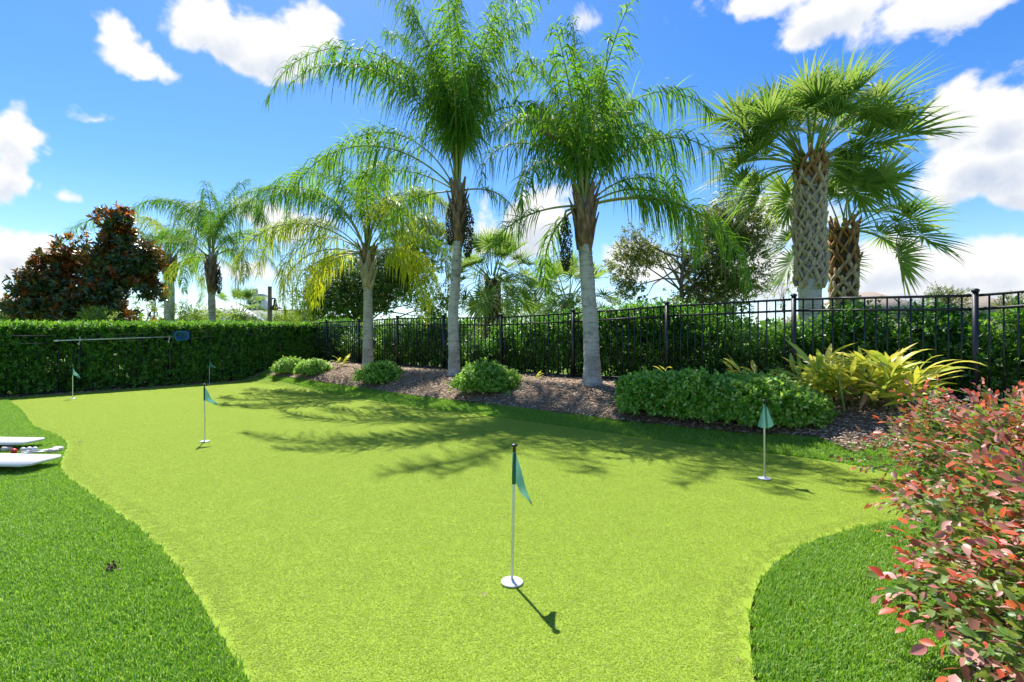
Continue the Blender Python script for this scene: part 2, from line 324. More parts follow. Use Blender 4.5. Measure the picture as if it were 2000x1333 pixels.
M['greenblade'] = leafmat('putting_turf_fibre', [(.21, .29, .03), (.32, .425, .045), (.40, .51, .07), (.53, .61, .22)], [(.48, .61, .06), (.58, .70, .07), (.62, .74, .10), (.68, .78, .24)], .46, .65, .2)
M['stucco'] = solid('cream_stucco', [(.50, .45, .36), (.58, .53, .44)], 2, .9)
M['whitewall'] = solid('white_render', [(.66, .66, .64), (.76, .76, .74)], 2, .8)
M['tan'] = solid('tan_tile_roof', [(.26, .20, .15), (.38, .31, .24)], 3, .9, .4)
M['grey'] = solid('grey_metal_roof', [(.20, .23, .27), (.27, .30, .34)], 2, .5)
M['glass'] = solid('window_glass', [(.03, .04, .05), (.07, .09, .11)], .5, .12)
M['wood'] = solid('weathered_post', [(.16, .12, .085), (.28, .22, .17)], 6, .85, .4, stretch=(4, 4, .6))

# ------------------------------------------------------------------ ground sheets
def axis(lo, hi, step, far):
    a = list(np.arange(lo, hi + 1e-6, step)); s = step; x = a[-1]
    while x < far: s *= 1.45; x += s; a.append(x)
    s = step; x = a[0]
    while x > -far: s *= 1.45; x -= s; a.insert(0, x)
    return np.array(a)
gx = axis(-14, 12, .125, 2500); gy = axis(-4, 20, .125, 2500)
XX, YY = np.meshgrid(gx, gy); ZZ = hgt(XX, YY); nx, ny = len(gx), len(gy)
ii = (np.arange(ny - 1)[:, None] * nx + np.arange(nx - 1)[None]).ravel()
Q = np.stack([ii, ii + 1, ii + 1 + nx, ii + nx], -1)
V = np.stack([XX, YY, ZZ], -1).reshape(-1, 3)
tag(obj('ground', mesh('ground', V, [Q], M['field'], True)), kind='structure')

LF0 = np.array([-9.43, 10.6]); LFD = unit(np.array([.514, .857])); LQ1 = LF0 + LFD * 1.77; CORNER = np.array(FP(8.6))
edge_left = [(10, 781), (40, 800), (57, 825), (66, 836), (95, 846), (120, 856), (132, 870), (124, 890), (116, 908), (119, 925), (150, 950), (200, 985), (250, 1020), (300, 1062), (345, 1112), (380, 1160), (410, 1212), (440, 1262), (470, 1312), (495, 1360)]
edge_right = [(1476, 1360), (1468, 1290), (1464, 1230), (1468, 1175), (1485, 1135), (1520, 1098), (1565, 1070), (1640, 1042), (1700, 1030), (1750, 1022), (1830, 1000), (1835, 975), (1800, 950), (1745, 927)]
edge_back = [(1650, 907), (1550, 893), (1450, 882), (1350, 870), (1250, 856), (1150, 841), (1050, 827), (950, 813), (850, 801), (760, 789), (700, 778), (640, 768), (590, 758), (545, 750), (500, 742), (470, 739)]
edge_fence = [(420, 742.5), (330, 752.5), (250, 757.5), (170, 763), (100, 768.5), (40, 775)]
def flat(u, v): Y = CAMZ * F / (v - 666.5); return ((u - 1000) / F * Y, Y)
poly = [flat(*p) for p in edge_left]
yb = poly[-1][1]
poly += [(poly[-1][0] + .12, .9), (poly[-1][0] + .2, .2), (0, -.3), (.75, .3), (.78, .9)] + [flat(*p) for p in edge_right] + [flat(*p) for p in edge_back] + [flat(*p) for p in edge_fence]
def chaikin(p, n=2):
    p = np.array(p)
    for _ in range(n):
        q = np.roll(p, -1, 0); p = np.stack([.75 * p + .25 * q, .25 * p + .75 * q], 1).reshape(-1, 2)
    return p
GP = chaikin(poly)
bm = bmesh.new(); vs = [bm.verts.new((x, y, .008)) for x, y in GP]
bm.faces.new(vs); bmesh.ops.triangulate(bm, faces=bm.faces[:])
me = bpy.data.meshes.new('putting_green'); bm.to_mesh(me); bm.free(); me.materials.append(M['green'])
if me.polygons[0].normal.z < 0: me.flip_normals()
tag(obj('putting_green', me), kind='structure')

def inside(P, poly):
    x, y = P[:, 0], P[:, 1]; r = np.zeros(len(P), bool); n = len(poly)
    for i in range(n):
        x1, y1 = poly[i]; x2, y2 = poly[(i + 1) % n]
        c = ((y1 > y) != (y2 > y)) & (x < (x2 - x1) * (y - y1) / (y2 - y1 + 1e-12) + x1); r ^= c
    return r
def bdist(P, poly):
    d = np.full(len(P), 1e9)
    for i in range(len(poly)):
        a = poly[i]; b = poly[(i + 1) % len(poly)]; ab = b - a
        t = np.clip(((P - a) @ ab) / (ab @ ab + 1e-12), 0, 1); d = np.minimum(d, np.linalg.norm(P - a - t[:, None] * ab, axis=1))
    return d
# mulch edge
MEDGE = [G(*p) for p in [(528, 735), (590, 741), (650, 751), (720, 761), (800, 774), (880, 783), (960, 792), (1040, 802), (1120, 812), (1200, 822), (1300, 833), (1400, 843), (1500, 851), (1600, 857), (1690, 864)]]
MEDGE = [FP(8.45, 1.25)] + MEDGE + [FP(1.0, 1.95), FP(.5, 2.1), FP(0, 2.3), FP(-1, 2.3), FP(-2.5, 2.3)]
mk = np.array([(wk(*p)[1], wk(*p)[0]) for p in MEDGE]); o_ = np.argsort(mk[:, 0]); mk = mk[o_]
def medge_w(k): return np.interp(k, mk[:, 0], mk[:, 1])
# lawn sheet: everything inside the fences
yard = np.array([CORNER, FP(-2.6), (13, 2), (13, -4), (-14, -4), (-14, 3.0), tuple(LF0 - LFD * 4), tuple(LQ1)])
cx = (XX[:-1, :-1] + XX[1:, 1:]) / 2; cy = (YY[:-1, :-1] + YY[1:, 1:]) / 2; ins = inside(np.stack([cx.ravel(), cy.ravel()], -1), yard)
V2 = V.copy(); V2[:, 2] += .004; Fq = Q[ins]; used, inv = np.unique(Fq, return_inverse=True)
tag(obj('lawn', mesh('lawn', V2[used], [inv.reshape(-1, 4)], M['turf'], True)), kind='structure')
# mulch sheet
ks = np.arange(-2.5, 8.6, .06); ws = np.linspace(0, 1, 24)
MV = []
for k in ks:
    w1 = medge_w(k)
    for s in ws:
        w = w1 + (-.9 - w1) * s; x, y = FP(k, w); MV.append((x, y, up_h(x, y) + .02 + (.012 * random.random() if 0 < s < 1 else 0)))
n2 = len(ws); a = (np.arange(len(ks) - 1)[:, None] * n2 + np.arange(n2 - 1)[None]).ravel()
tag(obj('mulch_bed', mesh('mulch_bed', MV, [np.stack([a, a + 1, a + 1 + n2, a + n2], -1)], M['mulch'])), kind='structure')
# strip of leaf litter and bare soil under the left fence
lv = []
for i in range(60):
    q = LF0 - LFD * 3 + LFD * i * .17; nn = np.array([LFD[1], -LFD[0]])
    for s in (-.9, -.3, .18 + .05 * math.sin(i * 1.3)):
        p = q + nn * s; lv.append((p[0], p[1], up_h(*p) + .012))
a = (np.arange(59)[:, None] * 3 + np.arange(2)[None]).ravel()
tag(obj('soil_strip', mesh('soil_strip', lv, [np.stack([a, a + 1, a + 4, a + 3], -1)], M['mulch'])), kind='structure')
# soil under the red shrub
rs = [(1.42, 1.3), (1.53, 1.68), (1.80, 2.02), (2.25, 2.5), (2.85, 3.2), (3.3, 3.9), (5.2, 4.2), (5.2, .2), (1.45, .2)]
bm = bmesh.new(); bm.faces.new([bm.verts.new((x, y, .016)) for x, y in chaikin(rs)]); bmesh.ops.triangulate(bm, faces=bm.faces[:])
me = bpy.data.meshes.new('soil_bed'); bm.to_mesh(me); bm.free(); me.materials.append(M['mulch']); tag(obj('soil_bed', me), kind='structure')
RS = chaikin(rs)

def chips(n, posf, name, lab):
    P = posf(n); n = len(P); L = RNG.uniform(.02, .065, n); Wd = RNG.uniform(.006, .016, n); a = RNG.uniform(0, 6.28, n); ti = RNG.normal(0, .25, n)
    D = np.stack([np.cos(a) * np.cos(ti), np.sin(a) * np.cos(ti), np.sin(ti)], -1); S = unit(np.cross(D, rdir(n) * .35 + [0, 0, 1])); U = np.cross(S, D)
    T = RNG.uniform(.003, .007, n)[:, None]
    Vv = np.stack([P - D * L[:, None] / 2 - S * Wd[:, None] / 2, P + D * L[:, None] / 2 - S * Wd[:, None] / 3, P + D * L[:, None] / 2 + S * Wd[:, None] / 2, P - D * L[:, None] / 2 + S * Wd[:, None] / 3,
                   P - D * L[:, None] * .45 + U * T, P + D * L[:, None] * .45 + U * T], 1).reshape(-1, 3)
    b = np.arange(n)[:, None] * 6
    Fq = np.concatenate([b + [0, 1, 5, 4], b + [3, 4, 5, 2]]); Ft = np.concatenate([b + [0, 4, 3], b + [1, 2, 5]])
    tag(obj(name, mesh(name, Vv, [Fq, Ft], M['chip'])), lab, kind='stuff')
def bedpos(n):
    k = RNG.uniform(-.6, 8.5, n); w = RNG.uniform(-.3, 1, n) ** 1; w1 = medge_w(k) + .03; w = w1 - RNG.random(n) ** 1.2 * (w1 + .3)
    x = P0[0] + FD[0] * 1.83 * k + FN[0] * w; y = P0[1] + FD[1] * 1.83 * k + FN[1] * w
    return np.stack([x, y, hgt(x, y) + .03 + RNG.uniform(0, .02, n)], -1)
chips(26000, bedpos, 'mulch_chips', 'loose greyish brown bark chips covering the raised planting bed')
def litpos(n):
    s = RNG.uniform(-3, 6, n); t = RNG.uniform(-.75, .2, n); x = LF0[0] + LFD[0] * s + LFD[1] * t; y = LF0[1] + LFD[1] * s - LFD[0] * t
    return np.stack([x, y, hgt(x, y) + .02], -1)
chips(3500, litpos, 'leaf_litter', 'pale leaf litter and chips under the left hedge')
def redpos(n):
    P = np.stack([RNG.uniform(1.3, 3.6, n), RNG.uniform(.6, 4.0, n)], -1); P = P[inside(P, RS)]; return np.concatenate([P, np.full((len(P), 1), .025)], 1)
chips(7000, redpos, 'shrub_mulch', 'bark chips on the soil under the red leaved shrub')

# grass: small tufts instanced over points
def tuft_mesh(name, r, n, h0, h1, wd, mt, lean):
    a = RNG.uniform(0, 6.28, n); q = np.sqrt(RNG.random(n)) * r; P = np.stack([q * np.cos(a), q * np.sin(a), np.zeros(n)], -1)
    b = RNG.uniform(0, 6.28, n); D = np.stack([np.cos(b), np.sin(b), np.zeros(n)], -1); S = np.stack([-np.sin(b), np.cos(b), np.zeros(n)], -1) * wd / 2
    H = RNG.uniform(h0, h1, n)[:, None]; Ln = RNG.uniform(.1, 1, n)[:, None] * lean * H; Z = np.array([0, 0, 1.])
    m1 = P + D * Ln * .35 + Z * H * .6; tip = P + D * Ln + Z * H * RNG.uniform(.75, 1, n)[:, None]
    Vv = np.stack([P - S, P + S, m1 + S * .8, m1 - S * .8, tip], 1).reshape(-1, 3); i = np.arange(n)[:, None] * 5
    return mesh(name, Vv, [i + [0, 1, 2, 3], i + [3, 2, 4]], mt)
def scatter(name, P, tufts, label):
    """P: (n,3) points; tufts: list of unlinked objects; geometry nodes put one on each point"""
    n = len(P); me = bpy.data.meshes.new(name); me.vertices.add(n); me.vertices.foreach_set('co', np.asarray(P, np.float32).ravel())
    o = obj(name, me); g = bpy.data.node_groups.new(name, 'GeometryNodeTree')
    g.interface.new_socket('Geometry', in_out='INPUT', socket_type='NodeSocketGeometry'); g.interface.new_socket('Geometry', in_out='OUTPUT', socket_type='NodeSocketGeometry')
    gi = g.nodes.new('NodeGroupInput'); go = g.nodes.new('NodeGroupOutput'); ip = g.nodes.new('GeometryNodeInstanceOnPoints'); jn = g.nodes.new('GeometryNodeGeometryToInstance')
    for tf in tufts:
        oi = g.nodes.new('GeometryNodeObjectInfo'); oi.inputs['Object'].default_value = tf; oi.inputs['As Instance'].default_value = True
        g.links.new(oi.outputs['Geometry'], jn.inputs[0])
    g.links.new(jn.outputs[0], ip.inputs['Instance']); ip.inputs['Pick Instance'].default_value = True
    ri = g.nodes.new('FunctionNodeRandomValue'); ri.data_type = 'INT'; ri.inputs['Min'].default_value = 0; ri.inputs['Max'].default_value = len(tufts) - 1
    g.links.new(ri.outputs['Value'], ip.inputs['Instance Index'])
    rr = g.nodes.new('FunctionNodeRandomValue'); rr.data_type = 'FLOAT_VECTOR'; tl = .004 if 'putting' in name else .04; rr.inputs[0].default_value = (-tl, -tl, 0); rr.inputs[1].default_value = (tl, tl, 6.28)
    g.links.new(rr.outputs[0], ip.inputs['Rotation'])
    rs_ = g.nodes.new('FunctionNodeRandomValue'); rs_.data_type = 'FLOAT'; rs_.inputs[2].default_value = .85; rs_.inputs[3].default_value = 1.15
    g.links.new(rs_.outputs[1], ip.inputs['Scale'])
    g.links.new(gi.outputs[0], ip.inputs['Points']); g.links.new(ip.outputs[0], go.inputs[0])
    md = o.modifiers.new('scatter', 'NODES'); md.node_group = g
    return tag(o, label, kind='stuff')
def jgrid(x0, x1, y0, y1, s, j=.4):
    a, b = np.meshgrid(np.arange(x0, x1, s), np.arange(y0, y1, s)); P = np.stack([a.ravel(), b.ravel()], -1); return P + RNG.uniform(-j, j, P.shape) * s
def inview(P, m=.25): return (P[:, 1] > 1.35) & (np.abs(P[:, 0]) < P[:, 1] * 1.06 + m)
def tf(name, me): return bpy.data.objects.new(name, me)
big = [tf('fibre_patch', tuft_mesh('fibre_patch', .10, 260, .002, .0045, .0030, M['greenblade'], 2.8)) for _ in range(5)]
sml = [tf('fibre_tuft', tuft_mesh('fibre_tuft', .026, 78, .002, .0045, .0030, M['greenblade'], 2.8)) for _ in range(3)]
P = jgrid(-11, 5, 1.2, 16, .060, .35); P = P[inview(P)]; P = P[inside(P, GP)]; d = bdist(P, GP); Pb = P[d > .10]
P = jgrid(-11, 5, 1.2, 16, .034); P = P[inview(P)]; P = P[inside(P, GP)]; d = bdist(P, GP); Ps = P[(d > .022) & (d < .13)]
def lift(P, dz): return np.concatenate([P, (hgt(P[:, 0], P[:, 1]) + dz)[:, None]], 1)
scatter('putting_turf_pile', lift(Pb, .0078), big, 'short curled yellow green pile of the putting green')
scatter('putting_turf_edge_pile', lift(Ps, .0078), sml, 'short yellow green pile along the edge of the putting green')
tb = [tf('grass_patch', tuft_mesh('grass_patch', .09, 330, .014, .034, .0036, M['grassblade'], .8)) for _ in range(4)]
ts = [tf('grass_tuft', tuft_mesh('grass_tuft', .022, 58, .014, .034, .0036, M['grassblade'], .7)) for _ in range(4)]
def lawnpts(s):
    P = jgrid(-13, 6, 1.2, 16.5, s, .3); P = P[inview(P)]; P = P[inside(P, yard)]; w, k = wk(P[:, 0], P[:, 1]); P = P[w > medge_w(k) - .01]
    dl = (P - LF0) @ np.array([LFD[1], -LFD[0]]); P = P[dl > .2]
    P = P[~inside(P, RS)]; P = P[~inside(P, GP)]; return P
P = lawnpts(.07); d = bdist(P, GP); Pb = P[d > .085]
P = lawnpts(.03); d = bdist(P, GP); Ps = P[(d > .008) & (d < .11)]
scatter('lawn_grass', lift(Pb, .004), tb, 'deep green artificial grass blades of the surrounding lawn')
scatter('lawn_edge_grass', lift(Ps, .004), ts, 'deep green grass blades bordering the putting green')

# ------------------------------------------------------------------ fences
RAIL = {-2: 1.80, -1: 1.74, 0: 1.64, 1: 1.70, 2: 1.686, 3: 1.64, 4: 1.62, 5: 1.66, 6: 1.71, 7: 1.69, 8: 1.71, 8.6: 1.69}
post_me = None
def post_mesh(h):
    m = MB(); m.box((0, 0, h / 2), (.055, .055, h)); m.box((0, 0, h + .011), (.072, .072, .022)); m.box((0, 0, h + .029), (.066, .066, .014), taper=.5); return m.mesh('post', M['iron'])
pk = MB().box((0, 0, .5), (.017, .017, 1)).mesh('picket', M['iron'])
def fence(name, label, pts, rails, group):
    root = empty(name, (*pts[0], up_h(*pts[0])), label, 'fence', group); base = Vector(root.location)
    for i, p in enumerate(pts):
        g = up_h(*p); o = obj('post', post_mesh(rails[i] + .045 - g + .1), root, Vector((p[0], p[1], g - .1)) - base)
        d = np.array(pts[min(i + 1, len(pts) - 1)]) - np.array(pts[max(i - 1, 0)]); o.rotation_euler.z = math.atan2(d[1], d[0])
    for i in range(len(pts) - 1):
        a = np.array(pts[i]); b = np.array(pts[i + 1]); L = np.linalg.norm(b - a); dd = (b - a) / L; ang_ = math.atan2(dd[1], dd[0])
        for dz in (0, -.158, -1.18):
            p = np.array([*(a + dd * .03), rails[i] + dz]); q = np.array([*(b - dd * .03), rails[i + 1] + dz])
            m = MB(); m.box((0, 0, 0), (float(np.linalg.norm(q - p)), .028, .03)); c = (p + q) / 2
            o = m.build('rail', M['iron'], root); o.location = Vector(c) - base; o.rotation_euler = (0, -math.atan2(q[2] - p[2], L), ang_)
        n = max(2, round(L / .1144))
        for j in range(1, n):
            t = j / n; p = a + (b - a) * t; rz = rails[i] * (1 - t) + rails[i + 1] * t
            obj('picket', pk, root, Vector((p[0], p[1], rz - 1.26)) - base, (0, 0, ang_), (1, 1, 1.245))
    return root
kk = [-1, 0, 1, 2, 3, 4, 5, 6, 7, 8, 8.6]
fence('metal_fence', 'long black metal picket fence behind the planting bed, from right edge to far corner', [FP(k) for k in kk], [RAIL[k] for k in kk], 'black metal fences round the yard')
lp = [tuple(LF0 - LFD * 3.66), tuple(LF0 - LFD * 1.83), tuple(LF0), tuple(LQ1), tuple(LQ1 + LFD * 1.5), tuple(LQ1 + LFD * 3.0), tuple(CORNER + np.array([-.03, -.05]))]
lr = [1.20, 1.215, 1.225, 1.32, 1.41, 1.54, 1.665]
fence('metal_fence', 'black metal picket fence in front of the dense left hedge, pool net hung on it', lp, lr, 'black metal fences round the yard')

# ------------------------------------------------------------------ leaf machinery
def leafcards(P, D, U, L, Wd, fold=.25, curl=.0):
    n = len(P); L = np.broadcast_to(L, (n,))[:, None]; Wd = np.broadcast_to(Wd, (n,))[:, None]
    S = unit(np.cross(D, U)); Nn = unit(np.cross(S, D)); m = P + D * L * .45 + Nn * L * curl
    Vv = np.stack([P, m + S * Wd / 2 + Nn * Wd * fold, P + D * L, m - S * Wd / 2 + Nn * Wd * fold], 1).reshape(-1, 3)
    i = np.arange(n)[:, None] * 4
    return Vv, np.concatenate([i + [0, 1, 2], i + [0, 2, 3]])
def leaves_on_shoots(cp, cd, nl, sl, L, Wd, spread=.9, droop=.0, jitter=.3, fold=.25):
    n = len(cp); cd = unit(cd); t = np.tile(np.linspace(.15, 1, nl), n); P = np.repeat(cp, nl, 0); D0 = np.repeat(cd, nl, 0)
    s = np.repeat(RNG.uniform(.6, 1.2, n) * sl, nl); P = P + D0 * (t * s)[:, None]
    a = np.tile(np.arange(nl) * 2.4, n) + np.repeat(RNG.uniform(0, 6.28, n), nl)
    ref = np.where(np.abs(D0[:, 2:3]) < .9, np.array([[0, 0, 1.]]), np.array([[1., 0, 0]])); A = unit(np.cross(D0, ref)); B = np.cross(D0, A)
    rad = A * np.cos(a)[:, None] + B * np.sin(a)[:, None]; sp = (spread * (1.25 - .6 * t))[:, None]
    D = unit(rad * sp + D0 * .6 + RNG.normal(0, jitter, P.shape)); D[:, 2] -= droop; D = unit(D)
    U = unit(D0 * 1.0 - rad * .3 + [0, 0, .5] + RNG.normal(0, .25, P.shape))
    return leafcards(P, D, U, L * RNG.uniform(.65, 1.2, len(P)), Wd * RNG.uniform(.7, 1.15, len(P)), fold)
def twig_mesh(pairs, r, m, name, parent, n=5):
    mb = MB()
    for a, b, r0, r1 in pairs:
        a = np.array(a, float); b = np.array(b, float); mid = (a + b) / 2 + RNG.normal(0, .04, 3) * np.linalg.norm(b - a)
        mb.tube([a, mid, b], [r0, (r0 + r1) / 2, r1], n)
    return mb.build(name, m, parent, True)

# ------------------------------------------------------------------ hedges behind the fences
def clumpy(P, s, seed):
    """cheap smooth pseudo-noise in 0..1"""
    r = np.random.default_rng(seed); f = np.zeros(len(P))
    for _ in range(7):
        k = r.normal(0, 1, 3) * s; f += np.sin(P @ k + r.uniform(0, 6.28))
    return .5 + f / 7
def right_hedge():
    root = empty('hedge', (*FP(4, -.5), up_h(*FP(4, -.5))), 'loose glossy green hedge growing behind the long right fence', 'hedge'); b = np.array(root.location)
    n = 24000; k = RNG.uniform(-1.3, 8.5, n); w = -.1 - RNG.random(n) ** 1.0 * .75; z = RNG.random(n) ** .8
    x = P0[0] + FD[0] * 1.83 * k + FN[0] * w; y = P0[1] + FD[1] * 1.83 * k + FN[1] * w; g = hgt(x, y)
    top = np.interp(k, [-1.3, 0, .6, 1.1, 1.4, 2.2, 3.2, 4, 5, 8.5], [1.06, 1.08, 1.16, 1.02, 1.16, 1.28, 1.18, .95, 1.12, 1.22])
    P = np.stack([x, y, g + .02 + z * top], -1); keep = clumpy(P, 2.2, 3) + .55 * (1 - z) + RNG.normal(0, .10, n) > .52; P = P[keep]
    D = rdir(len(P), .7) + np.array([*FN, 0]) * .35
    V1, F1 = leaves_on_shoots(P, D, 8, .19, .082, .040, 1.0)
    tag(obj('foliage', mesh('foliage', V1 - b, [F1], M['hedge']), root), kind='stuff')
    pr = []
    for kx in np.arange(-1.2, 8.5, .32):
        p = np.array([*FP(kx + random.uniform(-.1, .1), -.45)]); gz = up_h(*p)
        for _ in range(4):
            e = np.array([*FP(kx + random.uniform(-.35, .35), random.uniform(-.75, -.15)), gz + random.uniform(.6, 1.05)]); pr.append((np.array([*p, gz - .05]) - b, e - b, .012, .004))
    tag(twig_mesh(pr, 0, M['bark'], 'branches', root, 4), kind='stuff')
right_hedge()
def left_hedge():
    c = LF0 + LFD * 2; root = empty('hedge', (*c, up_h(*c)), 'dense clipped dark green hedge behind the left fence', 'hedge'); b = np.array(root.location)
    n = 26000; s = RNG.uniform(-2.6, 6.6, n); t = .0 + RNG.random(n) ** 1.5 * 1.0; z = RNG.random(n) ** .9; nn = np.array([LFD[1], -LFD[0]])
    shell = RNG.random(n) < .25; z[shell] = RNG.uniform(.94, 1.03, shell.sum()); t[shell] = RNG.uniform(0, 1, shell.sum())
    x = LF0[0] + LFD[0] * s - nn[0] * t; y = LF0[1] + LFD[1] * s - nn[1] * t
    top = np.interp(s, [-2, 0, 1.8, 3, 4.5, 6], [1.36, 1.41, 1.48, 1.52, 1.56, 1.60]); g = hgt(x, y); low = .02
    P = np.stack([x, y, g + low + (top - g - low) * z], -1); kp = clumpy(P, 3.0, 8) + RNG.normal(0, .1, n) + (z > .9) * .5 + (t > .25) * .2 + (z < .2) * .25 + .4 > .55; P = P[kp]; t = t[kp]
    D = rdir(len(P), .35) + np.outer(np.clip(.7 - t, 0, 1), [nn[0], nn[1], 0]) * .9 + np.array([0, 0, .5]) * (z[kp] > .92)[:, None]
    V1, F1 = leaves_on_shoots(P, D, 9, .10, .085, .03, .9)
    tag(obj('foliage', mesh('foliage', V1 - b, [F1], M['hedged']), root), kind='stuff')
    pr = []
    for q in np.arange(-2.4, 6.4, .45):
        p = LF0 + LFD * q - nn * .5; gz = up_h(*p)
        for _ in range(4):
            e = p + LFD * random.uniform(-.3, .3) - nn * random.uniform(-.35, .4); pr.append((np.array([*p, gz - .05]) - b, np.array([*e, gz + random.uniform(.5, 1.1)]) - b, .018, .006))
    tag(twig_mesh(pr, 0, M['bark'], 'branches', root, 5), kind='stuff')
left_hedge()

# ------------------------------------------------------------------ queen palms
def rot2(px, pz, a): return px * math.cos(a) - pz * math.sin(a), px * math.sin(a) + pz * math.cos(a)
def frond_mesh(name, e0, bend, L=4.0, nl=118, ll=1.0, seed=0, pw=1.35, wild=1., mt='palm'):
    r = np.random.default_rng(seed); ns = 26; s = np.linspace(0, 1, ns); th = R(e0) - R(bend) * s ** pw
    dx = np.cos(th) * L / (ns - 1); dz = np.sin(th) * L / (ns - 1); X = np.concatenate([[0], np.cumsum(dx[:-1])]); Z = np.concatenate([[0], np.cumsum(dz[:-1])])
    sw = r.normal(0, .10) * s ** 2 * L; pts = np.stack([X, sw, Z], -1)
    mb = MB(); rad = .028 * (1 - s) ** 1.1 + .004; rad[0] = .055; rad[1] = .042; mb.tube(pts, rad, 5, squash=.6)
    rv = np.concatenate(mb.V); rf = [np.concatenate(v) for v in mb.F.values()]; nr = len(rv)
    # leaflets
    t = np.sort(np.concatenate([r.uniform(.21, 1, nl), r.uniform(.25, 1, nl)])); n = len(t); side = np.where(np.arange(n) % 2, 1., -1.)
    Pb = np.stack([np.interp(t, s, pts[:, i]) for i in range(3)], -1); tt = np.interp(t, s, th); T = np.stack([np.cos(tt), 0 * tt, np.sin(tt)], -1); Nn = np.stack([-np.sin(tt), 0 * tt, np.cos(tt)], -1)
    Sd = np.zeros((n, 3)); Sd[:, 1] = side; ph = np.radians(r.uniform(-35, 58, n) * wild); fw = r.uniform(.3, .9, n) + .5 * (t > .9)
    D = unit(Sd * np.cos(ph)[:, None] + Nn * np.sin(ph)[:, None] + T * fw[:, None])
    prof = np.interp(t, [.15, .3, .55, .8, 1], [.55, .95, 1, .75, .38]); Ll = ll * prof * r.uniform(.75, 1.12, n)
    g = r.uniform(2.2, 6.0, n); stiff = r.random(n) < .22; g = np.where(stiff, r.uniform(.3, 1.3, n), g); Ll = np.where(stiff, Ll * .7, Ll); m = 5; pos = Pb.copy(); W0 = .019 * r.uniform(.8, 1.2, n)
    tw = unit(r.normal(size=(n, 3))); rows = []
    wp = [.6, 1, .95, .8, .5, .0]
    for j in range(m + 1):
        q = j / m; d = unit(D * (1 - .62 * q) + np.array([0, 0, -1]) * (g * q ** .7)[:, None] * .8)
        S = unit(np.cross(d, tw * .5 + Nn)); hw = (W0 * wp[j] / 2)[:, None]
        rows.append((pos - S * hw, pos + S * hw)); pos = pos + d * (Ll / m)[:, None]
    Vv = np.stack([x for rw in rows for x in rw], 1)           # n, 2(m+1), 3
    Vv = Vv[:, :-1]                                             # the tip is one point
    i = np.arange(n)[:, None] * (2 * m + 1) + nr; q = [i + [2 * j, 2 * j + 1, 2 * j + 3, 2 * j + 2] for j in range(m - 1)]; tr = i + [2 * m - 2, 2 * m - 1, 2 * m]
    qf = np.concatenate(q); quads = [f for f in rf if f.shape[1] == 4]; oth = [f for f in rf if f.shape[1] != 4]
    fs = quads + oth + [qf, tr]; mi = np.concatenate([np.zeros(sum(len(f) for f in quads + oth)), np.ones(len(qf) + len(tr))])
    return mesh(name, np.concatenate([rv, Vv.reshape(-1, 3)]), fs, [M['rachis'], M[mt]], False, mi)
FR = {}
def frond(e0, bend, mt='palm', seed=0, pw=1.35):
    key = (round(e0 / 6), round(bend / 8), mt, seed % 2, pw)
    if key not in FR: FR[key] = frond_mesh('frond', e0, bend, seed=len(FR) * 7 + seed, mt=mt, pw=pw)
    return FR[key]
def ring_trunk(pts, rads, m, parent, base, segs=90, n=20, flare=1.5):
    pts = np.array(pts, float); t = np.linspace(0, 1, len(pts)); s = np.linspace(0, 1, segs); P = np.stack([np.interp(s, t, pts[:, i]) for i in range(3)], -1)
    for _ in range(6): P[1:-1] = (P[:-2] + P[2:] + 2 * P[1:-1]) / 4
    r = np.interp(s, t, rads); z = P[:, 2] - P[0, 2]
    r = r * (1 + (flare - 1) * np.exp(-z / .16)); r = r * (1 + .022 * np.sign(np.sin(z * 2 * math.pi / .11 + 1.5 * np.sin(z * 3))) + RNG.normal(0, .008, segs))
    mb = MB(); mb.tube(P - base, r, n); V0 = mb.V[0]; a = np.arctan2(V0[:, 1], V0[:, 0])
    mb.V[0] = V0 + np.stack([np.cos(a), np.sin(a), 0 * a], -1) * (.006 * np.sin(3 * a + V0[:, 2] * 4) + RNG.normal(0, .0022, len(V0)))[:, None]
    return mb.build('trunk', m, parent, True)
def fit(dx, dz, mx, mz):
    """start angle, bend and length of the frond whose middle and tip lie at these offsets"""
    E, B = np.meshgrid(np.arange(-30, 92, 2.), np.arange(5, 190, 5.)); E = E.ravel(); B = B.ravel(); s_ = np.linspace(0, 1, 26); th = np.radians(E[:, None] - B[:, None] * s_[None] ** 1.35)
    X = np.cumsum(np.cos(th), 1) / 25; Z = np.cumsum(np.sin(th), 1) / 25; x1, z1, x2, z2 = X[:, 12], Z[:, 12], X[:, 24], Z[:, 24]
    L = (x1 * mx + z1 * mz + x2 * dx + z2 * dz) / (x1 ** 2 + z1 ** 2 + x2 ** 2 + z2 ** 2); er = (L * x1 - mx) ** 2 + (L * z1 - mz) ** 2 + (L * x2 - dx) ** 2 + (L * z2 - dz) ** 2 + (L < .3) * 99
    i = int(np.argmin(er)); return float(E[i]), float(B[i]), float(L[i])
def fitted(base, Y, rows):
    out = []
    for rw in rows:
        mu, mv, tu, tv, azm = rw[:5]; c = math.cos(R(azm)); k_ = Y / F; bu, bv = base
        e0, bend, L = fit((tu - bu) * k_ / c, (bv - tv) * k_, (mu - bu) * k_ / c, (bv - mv) * k_); out.append((azm, e0, bend, L) + tuple(rw[5:]) + (('fit',) if True else ()))
    return out
def old_base_mesh():
    mb = MB(); mb.tube([(0, 0, 0), (.03, 0, .18), (.06, 0, .38), (.11, 0, .58)], [.085, .075, .05, .02], 7, squash=.35); return mb
ob_brown = old_base_mesh().mesh('leaf_base', M['boot']); ob_pale = old_base_mesh().mesh('leaf_base', M['bootp'])
